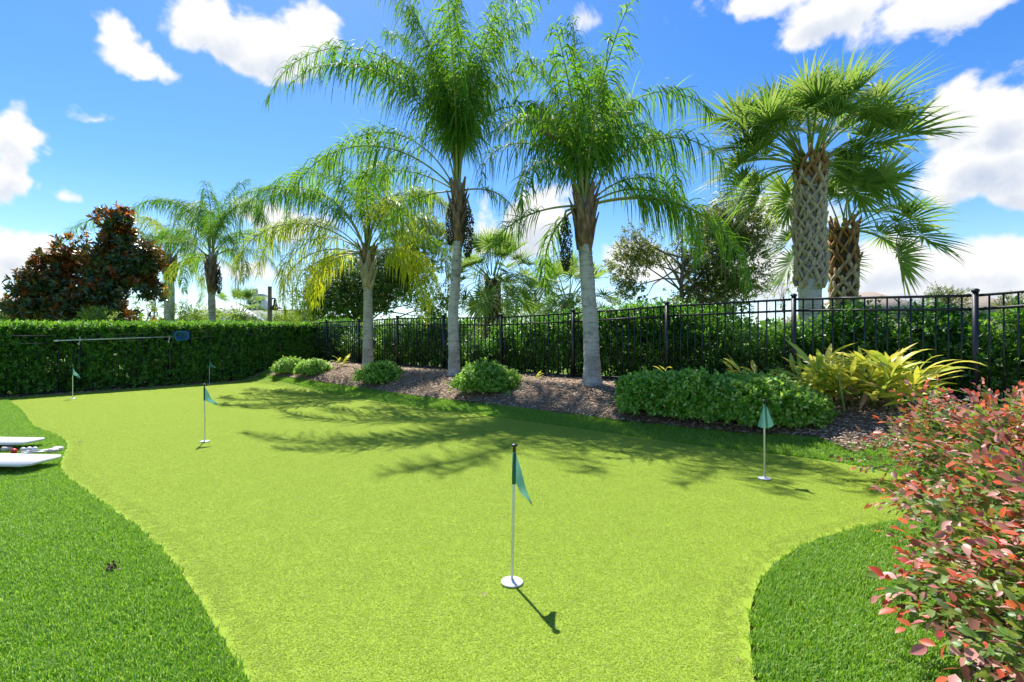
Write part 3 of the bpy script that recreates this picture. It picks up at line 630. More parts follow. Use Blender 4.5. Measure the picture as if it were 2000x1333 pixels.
def fruit_mesh(n, L, r, seed):
    rg = np.random.default_rng(seed); t = rg.random(n) ** .8; a = rg.uniform(0, 6.28, n); q = r * np.sqrt(rg.random(n)) * np.interp(t, [0, .3, .8, 1], [.35, 1, .9, .35])
    P = np.stack([q * np.cos(a), q * np.sin(a), -t * L], -1); s = rg.uniform(.011, .017, n)[:, None, None]
    O = np.array([(1, 0, 0), (-1, 0, 0), (0, 1, 0), (0, -1, 0), (0, 0, 1.3), (0, 0, -1.3)]); Vv = (P[:, None] + O[None] * s).reshape(-1, 3); i = np.arange(n)[:, None] * 6
    Ff = np.concatenate([i + f for f in ([0, 2, 4], [2, 1, 4], [1, 3, 4], [3, 0, 4], [2, 0, 5], [1, 2, 5], [3, 1, 5], [0, 3, 5])])
    return mesh('fruit_cluster', Vv, [Ff], M['fruit'])
FC = [fruit_mesh(900, 1.0, .13, i) for i in range(2)]
def queen_palm(gxy, label, trunk_top, crown, rt, fronds, spec, group='queen palms with feathery drooping fronds', pale=False, gz=None, mt='palm', segs=90, flare=1.5):
    """trunk_top, crown: world points; fronds: (azimuth deg, e0, bend, scale, [material])"""
    g = up_h(*gxy) if gz is None else gz; b = np.array([gxy[0], gxy[1], g]); root = empty('queen_palm', b, label, 'palm tree', group)
    tt = np.array(trunk_top); cr = np.array(crown); ctr = np.array([gxy[0], gxy[1], g - .05])
    mid = ctr * .5 + tt * .5 + np.array([spec.get('bow', 0), 0, 0])
    ring_trunk([ctr, mid, tt, tt * .3 + cr * .7], [rt, rt * .9, rt * .8, rt * .7], M['trunk'], root, b, segs, flare=flare)
    # old leaf bases wrapped round the crownshaft
    H = np.linalg.norm(cr - tt); nb = int(6 + H * 9)
    for i in range(nb):
        f = i / nb; a = i * 2.399; p = tt + (cr - tt) * f * .5 + np.array([math.cos(a), math.sin(a), 0]) * rt * .52
        o = obj('leaf_base', ob_pale if pale and f < .7 else ob_brown, root, p - b - np.array([0, 0, .1]), (0, random.uniform(0, .12) , a), (1.25 * rt / .13, 1.25 * rt / .13, random.uniform(.9, 1.25)))
    for i, fr in enumerate(fronds):
        azm, e0, bend, scl = fr[:4]; fitd = fr[-1] == 'fit'; fr = fr[:-1] if fitd else fr; mm = fr[4] if len(fr) > 4 else mt
        if fitd:
            a = R(azm); me_ = frond_mesh('frond', e0, bend, L=scl, seed=i * 13 + int(gxy[1] * 10), mt=mm, nl=int(118 * max(.5, min(1.15, scl / 4))), ll=.98 * max(.65, min(1, scl / 3.3)))
            obj('frond', me_, root, cr * .6 + tt * .4 - b + np.array([math.cos(a), math.sin(a) , 0]) * rt * .3, (random.uniform(-.1, .1), 0, a)); continue
        lvl = max(0, min(1, (80 - e0) / 90)); p = cr + (tt - cr) * (.15 + .35 * lvl) - b; a = R(azm); p = p + np.array([math.cos(a), math.sin(a), 0]) * rt * .55
        obj('frond', frond(e0, bend, mm, i), root, p, (random.uniform(-.12, .12), 0, a), scl)
    for (azm, off, scl, drop) in spec.get('fruit', []):
        a = R(azm); st = tt + (cr - tt) * .45 - b; en = st + np.array([math.cos(a) * off, math.sin(a) * off, .05]); e2 = en + np.array([math.cos(a) * .08, math.sin(a) * .08, -.3])
        MB().tube([st, (st + en) / 2 + [0, 0, .1], en, e2], [.03, .025, .02, .012], 6).build('fruit_stalk', M['rachis'], root, True)
        obj('fruit_cluster', FC[i % 2], root, en - [0, 0, .1], (0, 0, random.random() * 6), scl)
    for (azm, e, L, off) in spec.get('spathe', []):
        mb = MB(); mb.tube([(0, 0, 0), (L * .4, 0, .02), (L * .75, 0, .03), (L, 0, 0)], [.015, .06, .05, .004], 8, squash=.6)
        obj('spathe', mb.mesh('spathe', M['boot'], True), root, cr - b + np.array(off), (0, -R(e), R(azm)))
    return root
def frset(n, lo, hi, seed, scale=(.85, 1.1)):
    r = random.Random(seed); out = []
    for i in range(n):
        f = (i + .5) / n; e0 = hi - (hi - lo) * f; out.append((i * 137.5 + r.uniform(-15, 15), e0 + r.uniform(-5, 5), 75 + 45 * f + r.uniform(-12, 12), r.uniform(*scale)))
    return out
def onground(u, v, Y, h=None):
    p = W(u, v, Y); return (p[0], p[1])
# A: nearest, right of centre
YA = 7.85; YB = 9.9; YC = 12.2
def gen(n, seed, lo, hi, sc_, az0=20, az1=160):
    """fronds that point away from or towards us, where the photograph shows only their mass"""
    r = random.Random(seed); out = []
    for i in range(n):
        f = (i + .5) / n; a_ = r.uniform(az0, az1) * (1 if i % 2 else -1); e_ = hi - (hi - lo) * f; out.append((a_, e_, 62 + 42 * f + r.uniform(-10, 10), r.uniform(*sc_)))
    return out
queen_palm(onground(1157, 762, YA), 'queen palm with the thickest pale grey trunk, nearest of the three along the bed', W(1142, 480, YA), W(1141, 350, YA), .135,
    fitted((1141, 402), YA, [(1128, 200, 1120, 20, 150), (1215, 165, 1372, 200, 12), (1275, 285, 1398, 400, -15), (1262, 392, 1405, 575, -25), (1240, 330, 1375, 360, 25),
        (1070, 190, 985, 230, 160), (1055, 275, 945, 400, 192), (1050, 395, 925, 590, 175), (1090, 250, 1010, 300, 215), (1095, 410, 1085, 590, 120), (1180, 190, 1260, 160, 40), (1165, 180, 1180, 90, 70), (1100, 200, 1060, 160, 130),
        (1085, 330, 1020, 470, 225), (1300, 400, 1425, 590, -12), (1280, 350, 1410, 510, 15), (1290, 235, 1385, 330, 30), (1118, 190, 1085, 70, 100), (1150, 180, 1160, 40, 80), (1175, 200, 1225, 90, 65), (1108, 230, 1050, 130, 120), (1165, 230, 1200, 130, -70), (1120, 240, 1095, 140, -110)]) + gen(2, 2, 70, 86, (.6, .75), 30, 150),
    dict(bow=.03, fruit=[(195, .32, .85, 0)], spathe=[(185, 28, .6, (-.25, -.1, .45))]))
# B: tallest, middle
queen_palm(onground(887, 735, YB), 'tallest queen palm, slim pale trunk, dark fruit strings, middle of the bed', W(895, 470, YB), W(894, 310, YB), .115,
    fitted((893, 374), YB, [(740, 135, 570, 225, 188), (745, 240, 568, 340, 172), (735, 285, 575, 430, 195), (845, 115, 735, 30, 165), (880, 100, 850, -80, 140), (900, 90, 930, -60, 40), (930, 100, 1035, 15, 15),
        (960, 205, 1045, 290, -20), (955, 345, 990, 540, -15), (780, 200, 640, 250, 210), (800, 320, 640, 330, 160), (870, 120, 800, 40, 200), (950, 160, 1010, 120, 30), (830, 370, 740, 480, 165), (820, 60, 700, -30, 190), (930, 60, 990, -60, 30), (960, 160, 1060, 170, -10), (880, 110, 865, -40, 95), (860, 150, 810, 20, 115), (925, 150, 965, 40, 60), (875, 180, 850, 60, -110), (915, 190, 950, 90, -60)]) + fitted((893, 374), YB, [(845, 90, 750, -20, 205), (800, 110, 690, 70, 150), (950, 90, 1060, 60, -25), (820, 180, 720, 170, 215)]),
    dict(bow=-.06, fruit=[(190, .16, .8, 0), (350, .2, 1.05, 0)], spathe=[(10, 58, .75, (.3, 0, 1.1))]))
# C: left, yellowing
queen_palm(onground(718, 715, YC), 'queen palm with yellowing lower fronds and pale leaf bases, leftmost in the bed', W(718, 560, YC), W(716, 455, YC), .13,
    fitted((716, 497), YC, [(600, 415, 450, 540, 175, 'palml'), (625, 330, 465, 410, 165), (680, 340, 600, 285, 150), (765, 340, 855, 380, 15, 'palml'), (805, 425, 885, 530, -10, 'palml'), (600, 440, 500, 590, 200, 'palml'), (640, 380, 520, 500, 210),
        (720, 350, 770, 280, 50), (790, 370, 880, 440, 25, 'palml'), (760, 400, 820, 520, -50, 'palml'), (655, 400, 590, 470, 230), (700, 330, 660, 260, 110, 'palml'),
        (625, 480, 565, 630, 185, 'palmy'), (640, 500, 600, 640, 200, 'palmy'), (800, 490, 855, 610, -12, 'palmy'), (780, 480, 845, 560, 15, 'palmy'), (800, 460, 870, 560, -25, 'palml'), (610, 455, 540, 580, 165, 'palml'), (650, 475, 580, 610, 150, 'palmy'), (790, 510, 838, 640, -30, 'palmy'), (660, 520, 640, 640, 225, 'palmy')]) + gen(4, 4, 40, 84, (.6, .85)),
    dict(bow=.01, fruit=[]), pale=True, flare=1.25)
# D, E behind the left hedge
YD = 17.5
queen_palm(onground(418, 660, YD), 'queen palm with a slender brown crownshaft behind the left hedge, right of the magnolia', W(413, 570, YD), W(413, 465, YD), .14,
    fitted((413, 507), YD, [(335, 395, 248, 440, 175), (395, 400, 395, 350, 110), (470, 430, 520, 540, 10), (350, 460, 290, 560, 190), (380, 380, 330, 400, 150), (440, 380, 480, 400, 20), (450, 460, 475, 590, -15, 'palml'), (365, 490, 330, 600, 170, 'palml'),
        (420, 360, 445, 350, 60), (470, 400, 540, 470, -20)]) + frset(10, 15, 84, 5, (.5, .75)),
    dict(fruit=[(350, .3, .9, 0)]), gz=0, segs=50)
YE = 20.5
queen_palm(onground(331, 650, YE), 'light green queen palm with a stout trunk, partly hidden behind the magnolia', W(331, 545, YE), W(331, 490, YE), .22,
    fitted((331, 512), YE, [(210, 430, 100, 475, 178), (290, 400, 240, 450, 165, 'palml'), (300, 420, 270, 520, 195, 'palml'), (370, 420, 410, 500, 10, 'palml'), (380, 470, 400, 570, -20, 'palml'), (280, 470, 250, 580, 210, 'palml'), (330, 400, 350, 370, 80, 'palml')])
    + [(a, e, bnd, .8 * s_, 'palml') for a, e, bnd, s_ in frset(12, 5, 80, 9, (.6, .85))],
    dict(), gz=0, segs=40)

# ------------------------------------------------------------------ fan palms
def fan_mesh(name, Lp, e0, bendp, R0=.85, seed=0, nseg=44, cup=.25):
    r = np.random.default_rng(seed); s = np.linspace(0, 1, 10); th = R(e0) - R(bendp) * s; st = Lp / 9
    X = np.concatenate([[0], np.cumsum(np.cos(th[:-1]) * st)]); Z = np.concatenate([[0], np.cumsum(np.sin(th[:-1]) * st)])
    mb = MB(); mb.tube(np.stack([X, 0 * X, Z], -1), np.linspace(.026, .012, 10), 5, squash=.6); rv = np.concatenate(mb.V); rf = [np.concatenate(v) for v in mb.F.values()]; nr = len(rv)
    hub = np.array([X[-1], 0, Z[-1]]); t0 = th[-1]; costa = .32 * R0
    al = np.radians(np.linspace(-150, 150, nseg)) + r.normal(0, .02, nseg); a_ = np.abs(al) / math.radians(155)
    tilt = t0 - .15; T = np.array([math.cos(tilt), 0, math.sin(tilt)]); Nn = np.array([-math.sin(tilt), 0, math.cos(tilt)]); S = np.array([0, 1., 0])
    org = hub + T * (costa * (1 - a_))[:, None] * .9 - np.array([0, 0, 1.]) * (.15 * R0 * (1 - a_) ** 2)[:, None]
    D = unit(T * np.cos(al)[:, None] + S * np.sin(al)[:, None] + Nn * (cup * np.abs(np.sin(al)) + .06 * np.where(np.arange(nseg) % 2, 1, -1))[:, None])
    Ls = R0 * (1 - .32 * a_) * r.uniform(.88, 1.06, nseg); g = r.uniform(.05, .45, nseg) + .6 * (r.random(nseg) < .15)
    rows = []; pos = org.copy(); m = 5; wp = [.008, .034, .036, .022, .010, 0]; wd = unit(np.cross(D, Nn + r.normal(0, .15, (nseg, 3))))
    for j in range(m + 1):
        q = j / m; d = unit(D + np.array([0, 0, -1]) * (g * q ** 2 * 1.6)[:, None]); hw = wp[j] * R0 * .5 / .85 * 1.15
        rows += [pos - wd * hw, pos + wd * hw + Nn * hw * .5]; pos = pos + d * (Ls / m)[:, None]
    Vv = np.stack(rows, 1)[:, :-1]; i = np.arange(nseg)[:, None] * (2 * m + 1) + nr
    qf = np.concatenate([i + [2 * j, 2 * j + 1, 2 * j + 3, 2 * j + 2] for j in range(m - 1)]); tr = i + [2 * m - 2, 2 * m - 1, 2 * m]
    quads = [f for f in rf if f.shape[1] == 4]; oth = [f for f in rf if f.shape[1] != 4]
    mi = np.concatenate([np.zeros(sum(len(f) for f in quads + oth)), np.ones(len(qf) + len(tr))])
    return mesh(name, np.concatenate([rv, Vv.reshape(-1, 3)]), quads + oth + [qf, tr], [M['spet'], M['sabal']], False, mi)
FAN = {}
def fan(e0, bp, s): 
    k = (round(e0 / 10), round(bp / 15), s % 3)
    if k not in FAN: FAN[k] = fan_mesh('fan_leaf', 1.05, e0, bp, seed=len(FAN) + 50, cup=.1 + .25 * (s % 3))
    return FAN[k]
def boot_mesh(mt, r):
    mb = MB(); a = .16 / r
    for sd in (-1, 1):   # two arms that clasp the trunk and meet in a stub
        pts = []
        for t in np.linspace(0, 1, 5):
            an = sd * a * (1 - t) ** .9 * 1.15; rr = r * (1.0 + .16 * t ** 1.5); pts.append((rr * math.cos(an), rr * math.sin(an), .30 * t - .02))
        mb.tube(pts, [.040, .046, .048, .044, .036], 5, squash=.5)
    mb.tube([(r * 1.1, 0, .25), (r * 1.22, 0, .33), (r * 1.36, 0, .41)], [.036, .036, .02], 5, squash=.75)
    return mb.mesh('leaf_base', mt)
def fan_palm(gxy, gz, label, base_top, r, z0, nrow, leaves, mats, lean=0, group='cabbage palms with fan leaves', scale=1., fresh=3):
    b = np.array([gxy[0], gxy[1], gz]); root = empty('fan_palm', b, label, 'palm tree', group); H = base_top - gz
    zz = np.linspace(0, H, 14); px = lean * (zz / H) ** 1.4
    tk = MB().tube(np.stack([px, 0 * zz, zz], -1), np.interp(zz, [0, .3, z0 - .001, z0, H], [r * 1.15, r * .86, r * .84, r * .86, r * .82]), 16).build('trunk', M['trunk'] if z0 > .3 else M['core'], root, True)
    bm_ = [boot_mesh(m_, r) for m_ in mats]; per = max(6, int(2 * math.pi * r / .23))
    for i in range(nrow):
        z = z0 + (H - z0) * (i / nrow)
        for j in range(per):
            if random.random() < .06 and i > 1: continue
            a = (j + .5 * (i % 2)) * 2 * math.pi / per + random.uniform(-.13, .13)
            md = bm_[1] if i >= nrow - fresh else bm_[0]
            obj('leaf_base', md, tk, (lean * (z / H) ** 1.4, 0, z + random.uniform(-.045, .045)), (random.uniform(-.12, .12), random.uniform(-.10, .04), a), (random.uniform(.95, 1.06), random.uniform(.9, 1.1), random.uniform(.8, 1.3)))
    top = np.array([lean, 0, H])
    for i, (azm, e0, bp, s_) in enumerate(leaves):
        a = R(azm); p = top + np.array([math.cos(a), math.sin(a), 0]) * r * .7 + np.array([0, 0, .12 if e0 > 50 else -.02])
        obj('fan_leaf', fan(e0, bp, i), root, p, (random.uniform(-.3, .3), 0, a), s_ * scale)
    return root
def fans(n, seed, s=(.9, 1.1), lo=-25, hi=88):
    r = random.Random(seed); out = []
    for i in range(n):
        f = (i + .5) / n; out.append((i * 137.5 + r.uniform(-20, 20), hi - (hi - lo) * f + r.uniform(-8, 8), 6 + 50 * f + r.uniform(-12, 12), r.uniform(*s)))
    return out
YH = 9.0; ph = W(1582, 640, YH)
fan_palm((ph[0], YH), .33, 'tall cabbage palm with a thick criss-crossed grey trunk behind the right fence', W(0, 322, YH)[2], .225, W(0, 560, YH)[2] - .33, 17,
         [f for f in fans(56, 4, (.80, 1.0), 6, 88) if not (f[1] < 52 and 205 < f[0] % 360 < 335)] + [(178, 62, 40, 1.25), (190, 50, 45, 1.15), (0, 68, 40, 1.3), (30, 30, 30, 1.1), (-30, 35, 30, 1.1), (-92, 74, 78, .85), (-62, 72, 72, .9), (-125, 72, 75, .9), (-100, 60, 55, .72), (-45, 64, 60, .95), (-150, 60, 60, .95), (5, 38, 20, 1.35), (4, 50, 30, 1.25), (186, 22, 45, 1.1), (174, 6, 35, .95), (183, 40, 40, 1.1), (176, -20, 30, .75), (20, 60, 40, 1.2), (160, 60, 35, 1.2)], (M['sboot'], M['sbootn']), lean=.0, scale=1.0)
YI = 9.9; pi_ = W(1648, 640, YI)
fan_palm((pi_[0], YI), .33, 'shorter cabbage palm with a tan criss-crossed trunk just right of the taller one', W(0, 450, YI)[2], .215, .05, 18,
         [f for f in fans(40, 8, (.72, .92), -10, 84) if -110 < ((f[0] + 180) % 360 - 180) < 120 and not (f[1] < 40 and 215 < f[0] % 360 < 320)] + [(5, 30, 30, 1.15), (-10, 12, 30, 1.1), (12, 45, 40, 1.15), (180, 12, 40, .85), (184, -22, 25, .9)], (M['sbootb'], M['sbootn']), fresh=5)
YF = 18; pf = W(962, 640, YF)
fan_palm((pf[0], YF), .38, 'cabbage palm with a booted trunk far behind the fence, between the two tallest queen palms', W(0, 545, YF)[2], .26, .1, 12, fans(36, 12, (.95, 1.15), -35, 80), (M['sbootb'], M['sbootb']))
YG = 21; pg = W(1108, 640, YG)
fan_palm((pg[0], YG), .38, 'cabbage palm mostly hidden behind the nearest queen palm trunk', W(0, 590, YG)[2], .26, .1, 6, fans(34, 15, (1.1, 1.35), -30, 80), (M['sbootb'], M['sbootb']))
YJ = 26; pj = W(468, 650, YJ)
fan_palm((pj[0], YJ), 0, 'small low fan palm with reddish leaf bases beyond the left hedge', W(0, 615, YJ)[2], .3, .1, 6, fans(24, 21, (.75, .95), -10, 85), (M['sbootn'], M['sbootn']))

# ------------------------------------------------------------------ broadleaf trees and bushes
def tree(name, label, cat, base, trunk_top, blobs, nshoots, leafL, leafW, mt, sl=.35, nl=9, tr=.12, group=None, mt2=None, frac2=0., clump=1.0, thr=.5, spread=.9, spray=None):
    """blobs: (x,y,z,rx,ry,rz) world ellipsoids that make up the crown"""
    b = np.array(base, float); root = empty(name, b, label, cat, group); tt = np.array(trunk_top, float)
    vol = np.array([q[3] * q[4] * q[5] for q in blobs]); cnt = np.maximum(30, nshoots * vol / vol.sum()).astype(int); Ps = []; Os = []
    for q, c in zip(blobs, cnt):
        d = rdir(c) * (RNG.random((c, 1)) ** .42); p = np.array(q[:3]) + d * np.array(q[3:]); Ps.append(p); Os.append(d)
    P = np.concatenate(Ps); O = np.concatenate(Os); kp = clumpy(P, clump, int(abs(b[0] * 10)) + 5) + RNG.normal(0, .08, len(P)) > thr - .1; P = P[kp]; O = O[kp]
    D = O + rdir(len(P)) * .6 + [0, 0, .25]
    V1, F1 = leaves_on_shoots(P, D, nl, sl, leafL, leafW, spread)
    fo = mesh('foliage', V1 - b, [F1], [M[mt]] + ([M[mt2]] if mt2 else []), mi=None)
    if mt2:
        n = len(P); hi = (P[:, 2] - P[:, 2].min()) / (np.ptp(P[:, 2]) + 1e-6); sel = (RNG.random(n) < frac2 * (.25 + 1.6 * hi ** 2)); s2 = np.repeat(sel, nl); fo.polygons.foreach_set('material_index', np.concatenate([s2, s2]).astype(np.int32))
    tag(obj('foliage', fo, root), kind='stuff')
    pr = [(np.zeros(3) - [0, 0, .1], (tt - b) * .55 + RNG.normal(0, .05, 3), tr, tr * .8), ((tt - b) * .55, tt - b, tr * .8, tr * .5)]
    for _ in range(min(38, len(P))):
        e = P[RNG.integers(len(P))] - b; f = random.uniform(.35, 1); st = (tt - b) * f; m_ = st * .4 + e * .6 + RNG.normal(0, .1, 3) + [0, 0, .1]
        pr.append((st, m_, tr * .32, tr * .16)); pr.append((m_, e, tr * .16, tr * .05))
    twig_mesh(pr, 0, M['bark'], 'trunk', root, 6); return root
def bl(u, v, Y, ru, rv, rd=None): 
    p = W(u, v, Y); return (p[0], p[1], p[2], ru / F * Y, (rd if rd else (ru + rv) / 2 / F * Y), rv / F * Y)
# magnolia: rosettes of long leaves
YM = 13.5; pm = W(205, 0, YM)
tree('magnolia_tree', 'bushy magnolia with dark leaves and rusty red undersides behind the left hedge', 'tree', (pm[0], YM, 0), W(212, 470, YM),
     [bl(215, 440, YM, 24, 26), bl(240, 470, YM, 26, 22), bl(190, 480, YM, 26, 22), bl(225, 515, YM, 42, 30), bl(155, 520, YM, 42, 24), bl(118, 512, YM, 38, 26), bl(265, 530, YM, 30, 24), bl(190, 560, YM, 60, 30), bl(110, 560, YM, 48, 24),
      bl(72, 556, YM, 36, 26), bl(285, 505, YM, 24, 26), bl(165, 470, YM, 20, 20), bl(170, 530, YM, 50, 30), bl(280, 570, YM, 34, 26), bl(50, 605, YM, 40, 22), bl(110, 605, YM, 60, 28), bl(190, 610, YM, 70, 34), bl(262, 612, YM, 48, 28), bl(305, 590, YM, 20, 18), bl(240, 425, YM, 10, 16), bl(150, 492, YM, 34, 26)],
     4200, .18, .08, 'magn', sl=.14, nl=9, tr=.12, mt2='magno', frac2=.19, clump=2.2, thr=.34, spread=1.1)
tree('oak_tree', 'sparse small-leaved tree right of the nearest queen palm, behind the fence', 'tree', (*W(1330, 0, 15.5)[:2], .36), W(1335, 500, 15.5),
     [bl(1440, 440, 15.5, 70, 50), bl(1450, 520, 15.5, 65, 60), bl(1380, 470, 15.5, 60, 60), bl(1290, 470, 15.5, 70, 45), bl(1250, 520, 15.5, 60, 45), bl(1320, 560, 15.5, 110, 40), bl(1400, 580, 15.5, 90, 35), bl(1235, 580, 15.5, 40, 28)],
     6000, .10, .048, 'oak', sl=.3, nl=10, tr=.1, clump=2.0, thr=.46, group='small-leaved trees beyond the fence')
tree('oak_tree', 'dark rounded tree behind the yellowing queen palm', 'tree', (*W(690, 0, 19)[:2], .38), W(700, 560, 19),
     [bl(680, 570, 19, 80, 60), bl(790, 560, 19, 75, 65), bl(740, 520, 19, 80, 45), bl(840, 500, 19, 45, 60), bl(800, 450, 19, 60, 35), bl(850, 580, 19, 50, 50), bl(625, 595, 19, 45, 38)],
     6500, .12, .055, 'dark', sl=.3, nl=10, tr=.14, clump=1.3, thr=.40, group='small-leaved trees beyond the fence')
tree('oak_tree', 'thin grey-green tree with open branches behind the cabbage palm, right of the tallest queen palm', 'tree', (*W(1040, 0, 24)[:2], .38), W(1045, 570, 24),
     [bl(1040, 560, 24, 45, 50), bl(1060, 520, 24, 32, 40), bl(1030, 600, 24, 60, 28)], 1100, .12, .055, 'oak', sl=.35, nl=9, tr=.08, clump=1.5, thr=.5, group='small-leaved trees beyond the fence')
tree('oak_tree', 'small upright tree beside the far house at the right, above the fence', 'tree', (*W(1850, 0, 34)[:2], .3), W(1850, 590, 34),
     [bl(1850, 572, 34, 36, 14), bl(1845, 590, 34, 40, 22)], 420, .14, .06, 'oak', sl=.4, nl=9, tr=.1, clump=.9, thr=.46, group='small-leaved trees beyond the fence')
tree('oak_tree', 'young twiggy sapling just left of the thick cabbage palm trunk', 'tree', (*W(1530, 0, 12)[:2], .36), W(1530, 575, 12),
     [bl(1530, 560, 12, 16, 14), bl(1515, 590, 12, 22, 14)], 70, .07, .035, 'lime', sl=.25, nl=8, tr=.02, clump=1.5, thr=.3, group='small-leaved trees beyond the fence')
bush = [(-12, 610, 13, 34, 38, 'lime', 'lime green bush at the far left edge above the hedge'), (190, 622, 11.9, 34, 16, 'lime', 'bright lime shoots rising from the hedge below the magnolia'),
        (420, 622, 24, 60, 16, 'lime', 'low lime green bush below the slender queen palm left of the small fan palm'), (375, 620, 21, 40, 26, 'lime', 'yellowish bush left of the slender palm trunk'), (300, 560, 24, 45, 60, 'lime', 'tall lime green bush behind the right side of the magnolia'), (560, 628, 24, 26, 16, 'lime', 'small lime bush just right of the wooden lamp post'),
        (600, 622, 26, 45, 26, 'oak', 'olive green bush right of the wooden lamp post'), (500, 638, 30, 40, 18, 'oak', 'olive green bush left of the wooden lamp post'), (1065, 610, 30, 60, 24, 'lime', 'yellow green bush between the fence and the thin grey-green tree'),
        (1180, 625, 34, 70, 18, 'oak', 'olive bush behind the fence right of the nearest palm trunk'), (940, 640, 30, 60, 22, 'lime', 'yellow green bush at the foot of the far cabbage palm'),
        (1760, 650, 30, 70, 26, 'lime', 'lime bush in front of the far house'), (1930, 645, 24, 60, 30, 'lime', 'lime bush by the second far house, right edge'), (1980, 600, 26, 30, 24, 'oak', 'olive tree crown at the far right edge'),
        (1640, 655, 26, 60, 18, 'oak', 'olive bush behind the trunks of the two cabbage palms')]
for (u, v, Y, ru, rv, mt, lab) in bush:
    g = 0. if u < 620 else .36; p = W(u, v, Y)
    tree('bush', lab, 'bush', (p[0], Y, g), (p[0], Y, max(g + .2, p[2] - .1)), [bl(u, v, Y, ru, rv), bl(u, v + rv * .5, Y, ru * 1.1, rv)], 330, .10 * Y / 22, .05 * Y / 22, mt, sl=.25 * Y / 22, nl=9, tr=.04, clump=1.2, thr=.38, group='bushes beyond the fences')
# far woodland mass on the horizon
n = 9000; a = RNG.uniform(-1.05, 1.05, n); rr = RNG.uniform(150, 260, n); x = np.sin(a) * rr; y = np.cos(a) * rr
z = RNG.random(n) * (5.0 + 3.0 * clumpy(np.stack([a * 30, 0 * a, 0 * a], -1), 1.0, 2)) + .3
V1, F1 = leafcards(np.stack([x, y, z], -1), rdir(n, .5), rdir(n), 2.6, 1.8)
tag(obj('woodland', mesh('woodland', V1, [F1], M['dark'])), 'low dark line of far trees on the horizon', kind='stuff')

# ------------------------------------------------------------------ low shrubs in the bed
def shrub(name, label, c, rx, ry, h, n, mt='shrub', L=.042, Wd=.026, box=.0, group=None, rz=0, lump=.08):
    g = up_h(c[0], c[1]); root = empty(name, (c[0], c[1], g), label, 'shrub', group, rz)
    d = rdir(n, .35); d[:, 2] = np.abs(d[:, 2]); rad = RNG.random(n) ** .22
    if box > .4:
        c_ = RNG.uniform(-1, 1, (n * 9, 3)); c_[:, 2] = np.abs(c_[:, 2]); q_ = (c_ ** 4).sum(1) ** .25; c_ = c_[(q_ < 1) & (q_ > .72 + .25 * RNG.random(len(c_)))][:n]; d = c_; n = len(d); rad = np.ones(n)
    P = d * rad[:, None] * [rx, ry, h]; lum = 1 + lump * (clumpy(P, 7, int(rx * 100)) - .5) * 4; P = P * lum[:, None]; P[:, 2] = P[:, 2] * .96 + .03
    D = d * [1, 1, 1.2] + rdir(n) * .5; P = P + unit(D) * (RNG.random((n, 1)) < .08) * RNG.uniform(.02, .09, (n, 1)); V1, F1 = leaves_on_shoots(P, D, 7, .07, L * 1.15, Wd * 1.2, 1.05)
    tag(obj('foliage', mesh('foliage', V1, [F1], M[mt]), root), kind='stuff')
    pr = [(np.zeros(3), P[RNG.integers(n)] * .85, .008, .003) for _ in range(40)]; tag(twig_mesh(pr, 0, M['bark'], 'stems', root, 4), kind='stuff')
    return root
def cshrub(u, vb, wpx, hpx, label, n, ry=None, group='round green shrubs in the mulch bed', box=.15):
    x, y = G(u, vb); Y = y + (ry or wpx / F * y * .4); x = (u - 1000) / F * Y; g = up_h(x, Y)
    return shrub('round_shrub', label, (x, Y), wpx / F * Y / 2, ry or wpx / F * Y * .42, hpx / F * Y - max(0, g - up_h(*G(u, vb))), n, group=group, box=box)
cshrub(955, 782, 122, 60, 'rounded green shrub between the tallest and the nearest palm trunks', 1900)
cshrub(744, 757, 90, 44, 'rounded green shrub at the foot of the yellowing palm', 1500)
cshrub(567, 735, 66, 29, 'small rounded green shrub at the far left end of the bed', 1100)
cshrub(612, 739, 70, 29, 'small rounded green shrub touching the leftmost one at the end of the bed', 1200)
# low clipped hedge right of centre
p1 = np.array(G(1222, 818)); p2 = np.array(G(1606, 850)); c = (p1 + p2) / 2 + np.array([.06, .24]); rz = math.atan2(p2[1] - p1[1], p2[0] - p1[0]); hl = np.linalg.norm(p2 - p1) / 2 + .08
shrub('low_hedge', 'long low clipped green hedge in the mulch bed left of the yellow striped plants', (float(c[0]), float(c[1])), float(hl) - .02, .37, .42, 7500, box=.62, rz=rz, L=.046, Wd=.031, lump=.045)

# ------------------------------------------------------------------ strap-leaved ginger
def blade_mesh(name, mt, L=.5, Wd=.085, bend=.5, n=7):
    V_ = []; F_ = []; uv = []
    wp = [.12, .7, 1, .95, .75, .42, .0]; pos = np.zeros(3); e = .0
    for j in range(n):
        q = j / (n - 1); an = -bend * q ** 1.3; d = np.array([math.cos(an), 0, math.sin(an)]); w = Wd * wp[j] / 2
        V_ += [pos + [0, -w, w * .25], pos.copy(), pos + [0, w, w * .25]]; uv += [(0, q), (.5, q), (1, q)]; pos = pos + d * L / (n - 1)
    for j in range(n - 1):
        i = j * 3; F_ += [(i, i + 1, i + 4, i + 3), (i + 1, i + 2, i + 5, i + 4)]
    me = mesh(name, V_, [np.array(F_)], mt, True); ul = me.uv_layers.new(name='UVMap'); li = np.zeros(len(me.loops), np.int32); me.loops.foreach_get('vertex_index', li)
    ul.data.foreach_set('uv', np.array(uv, np.float32)[li].ravel()); return me
GB = [blade_mesh('leaf', M['ginger'], .44, .078, b_) for b_ in (.25, .7, 1.2)]; GDRY = [blade_mesh('leaf', M['dry'], .36, .06, b_) for b_ in (1.2, 2.0)]
GSTEM = M['spet']
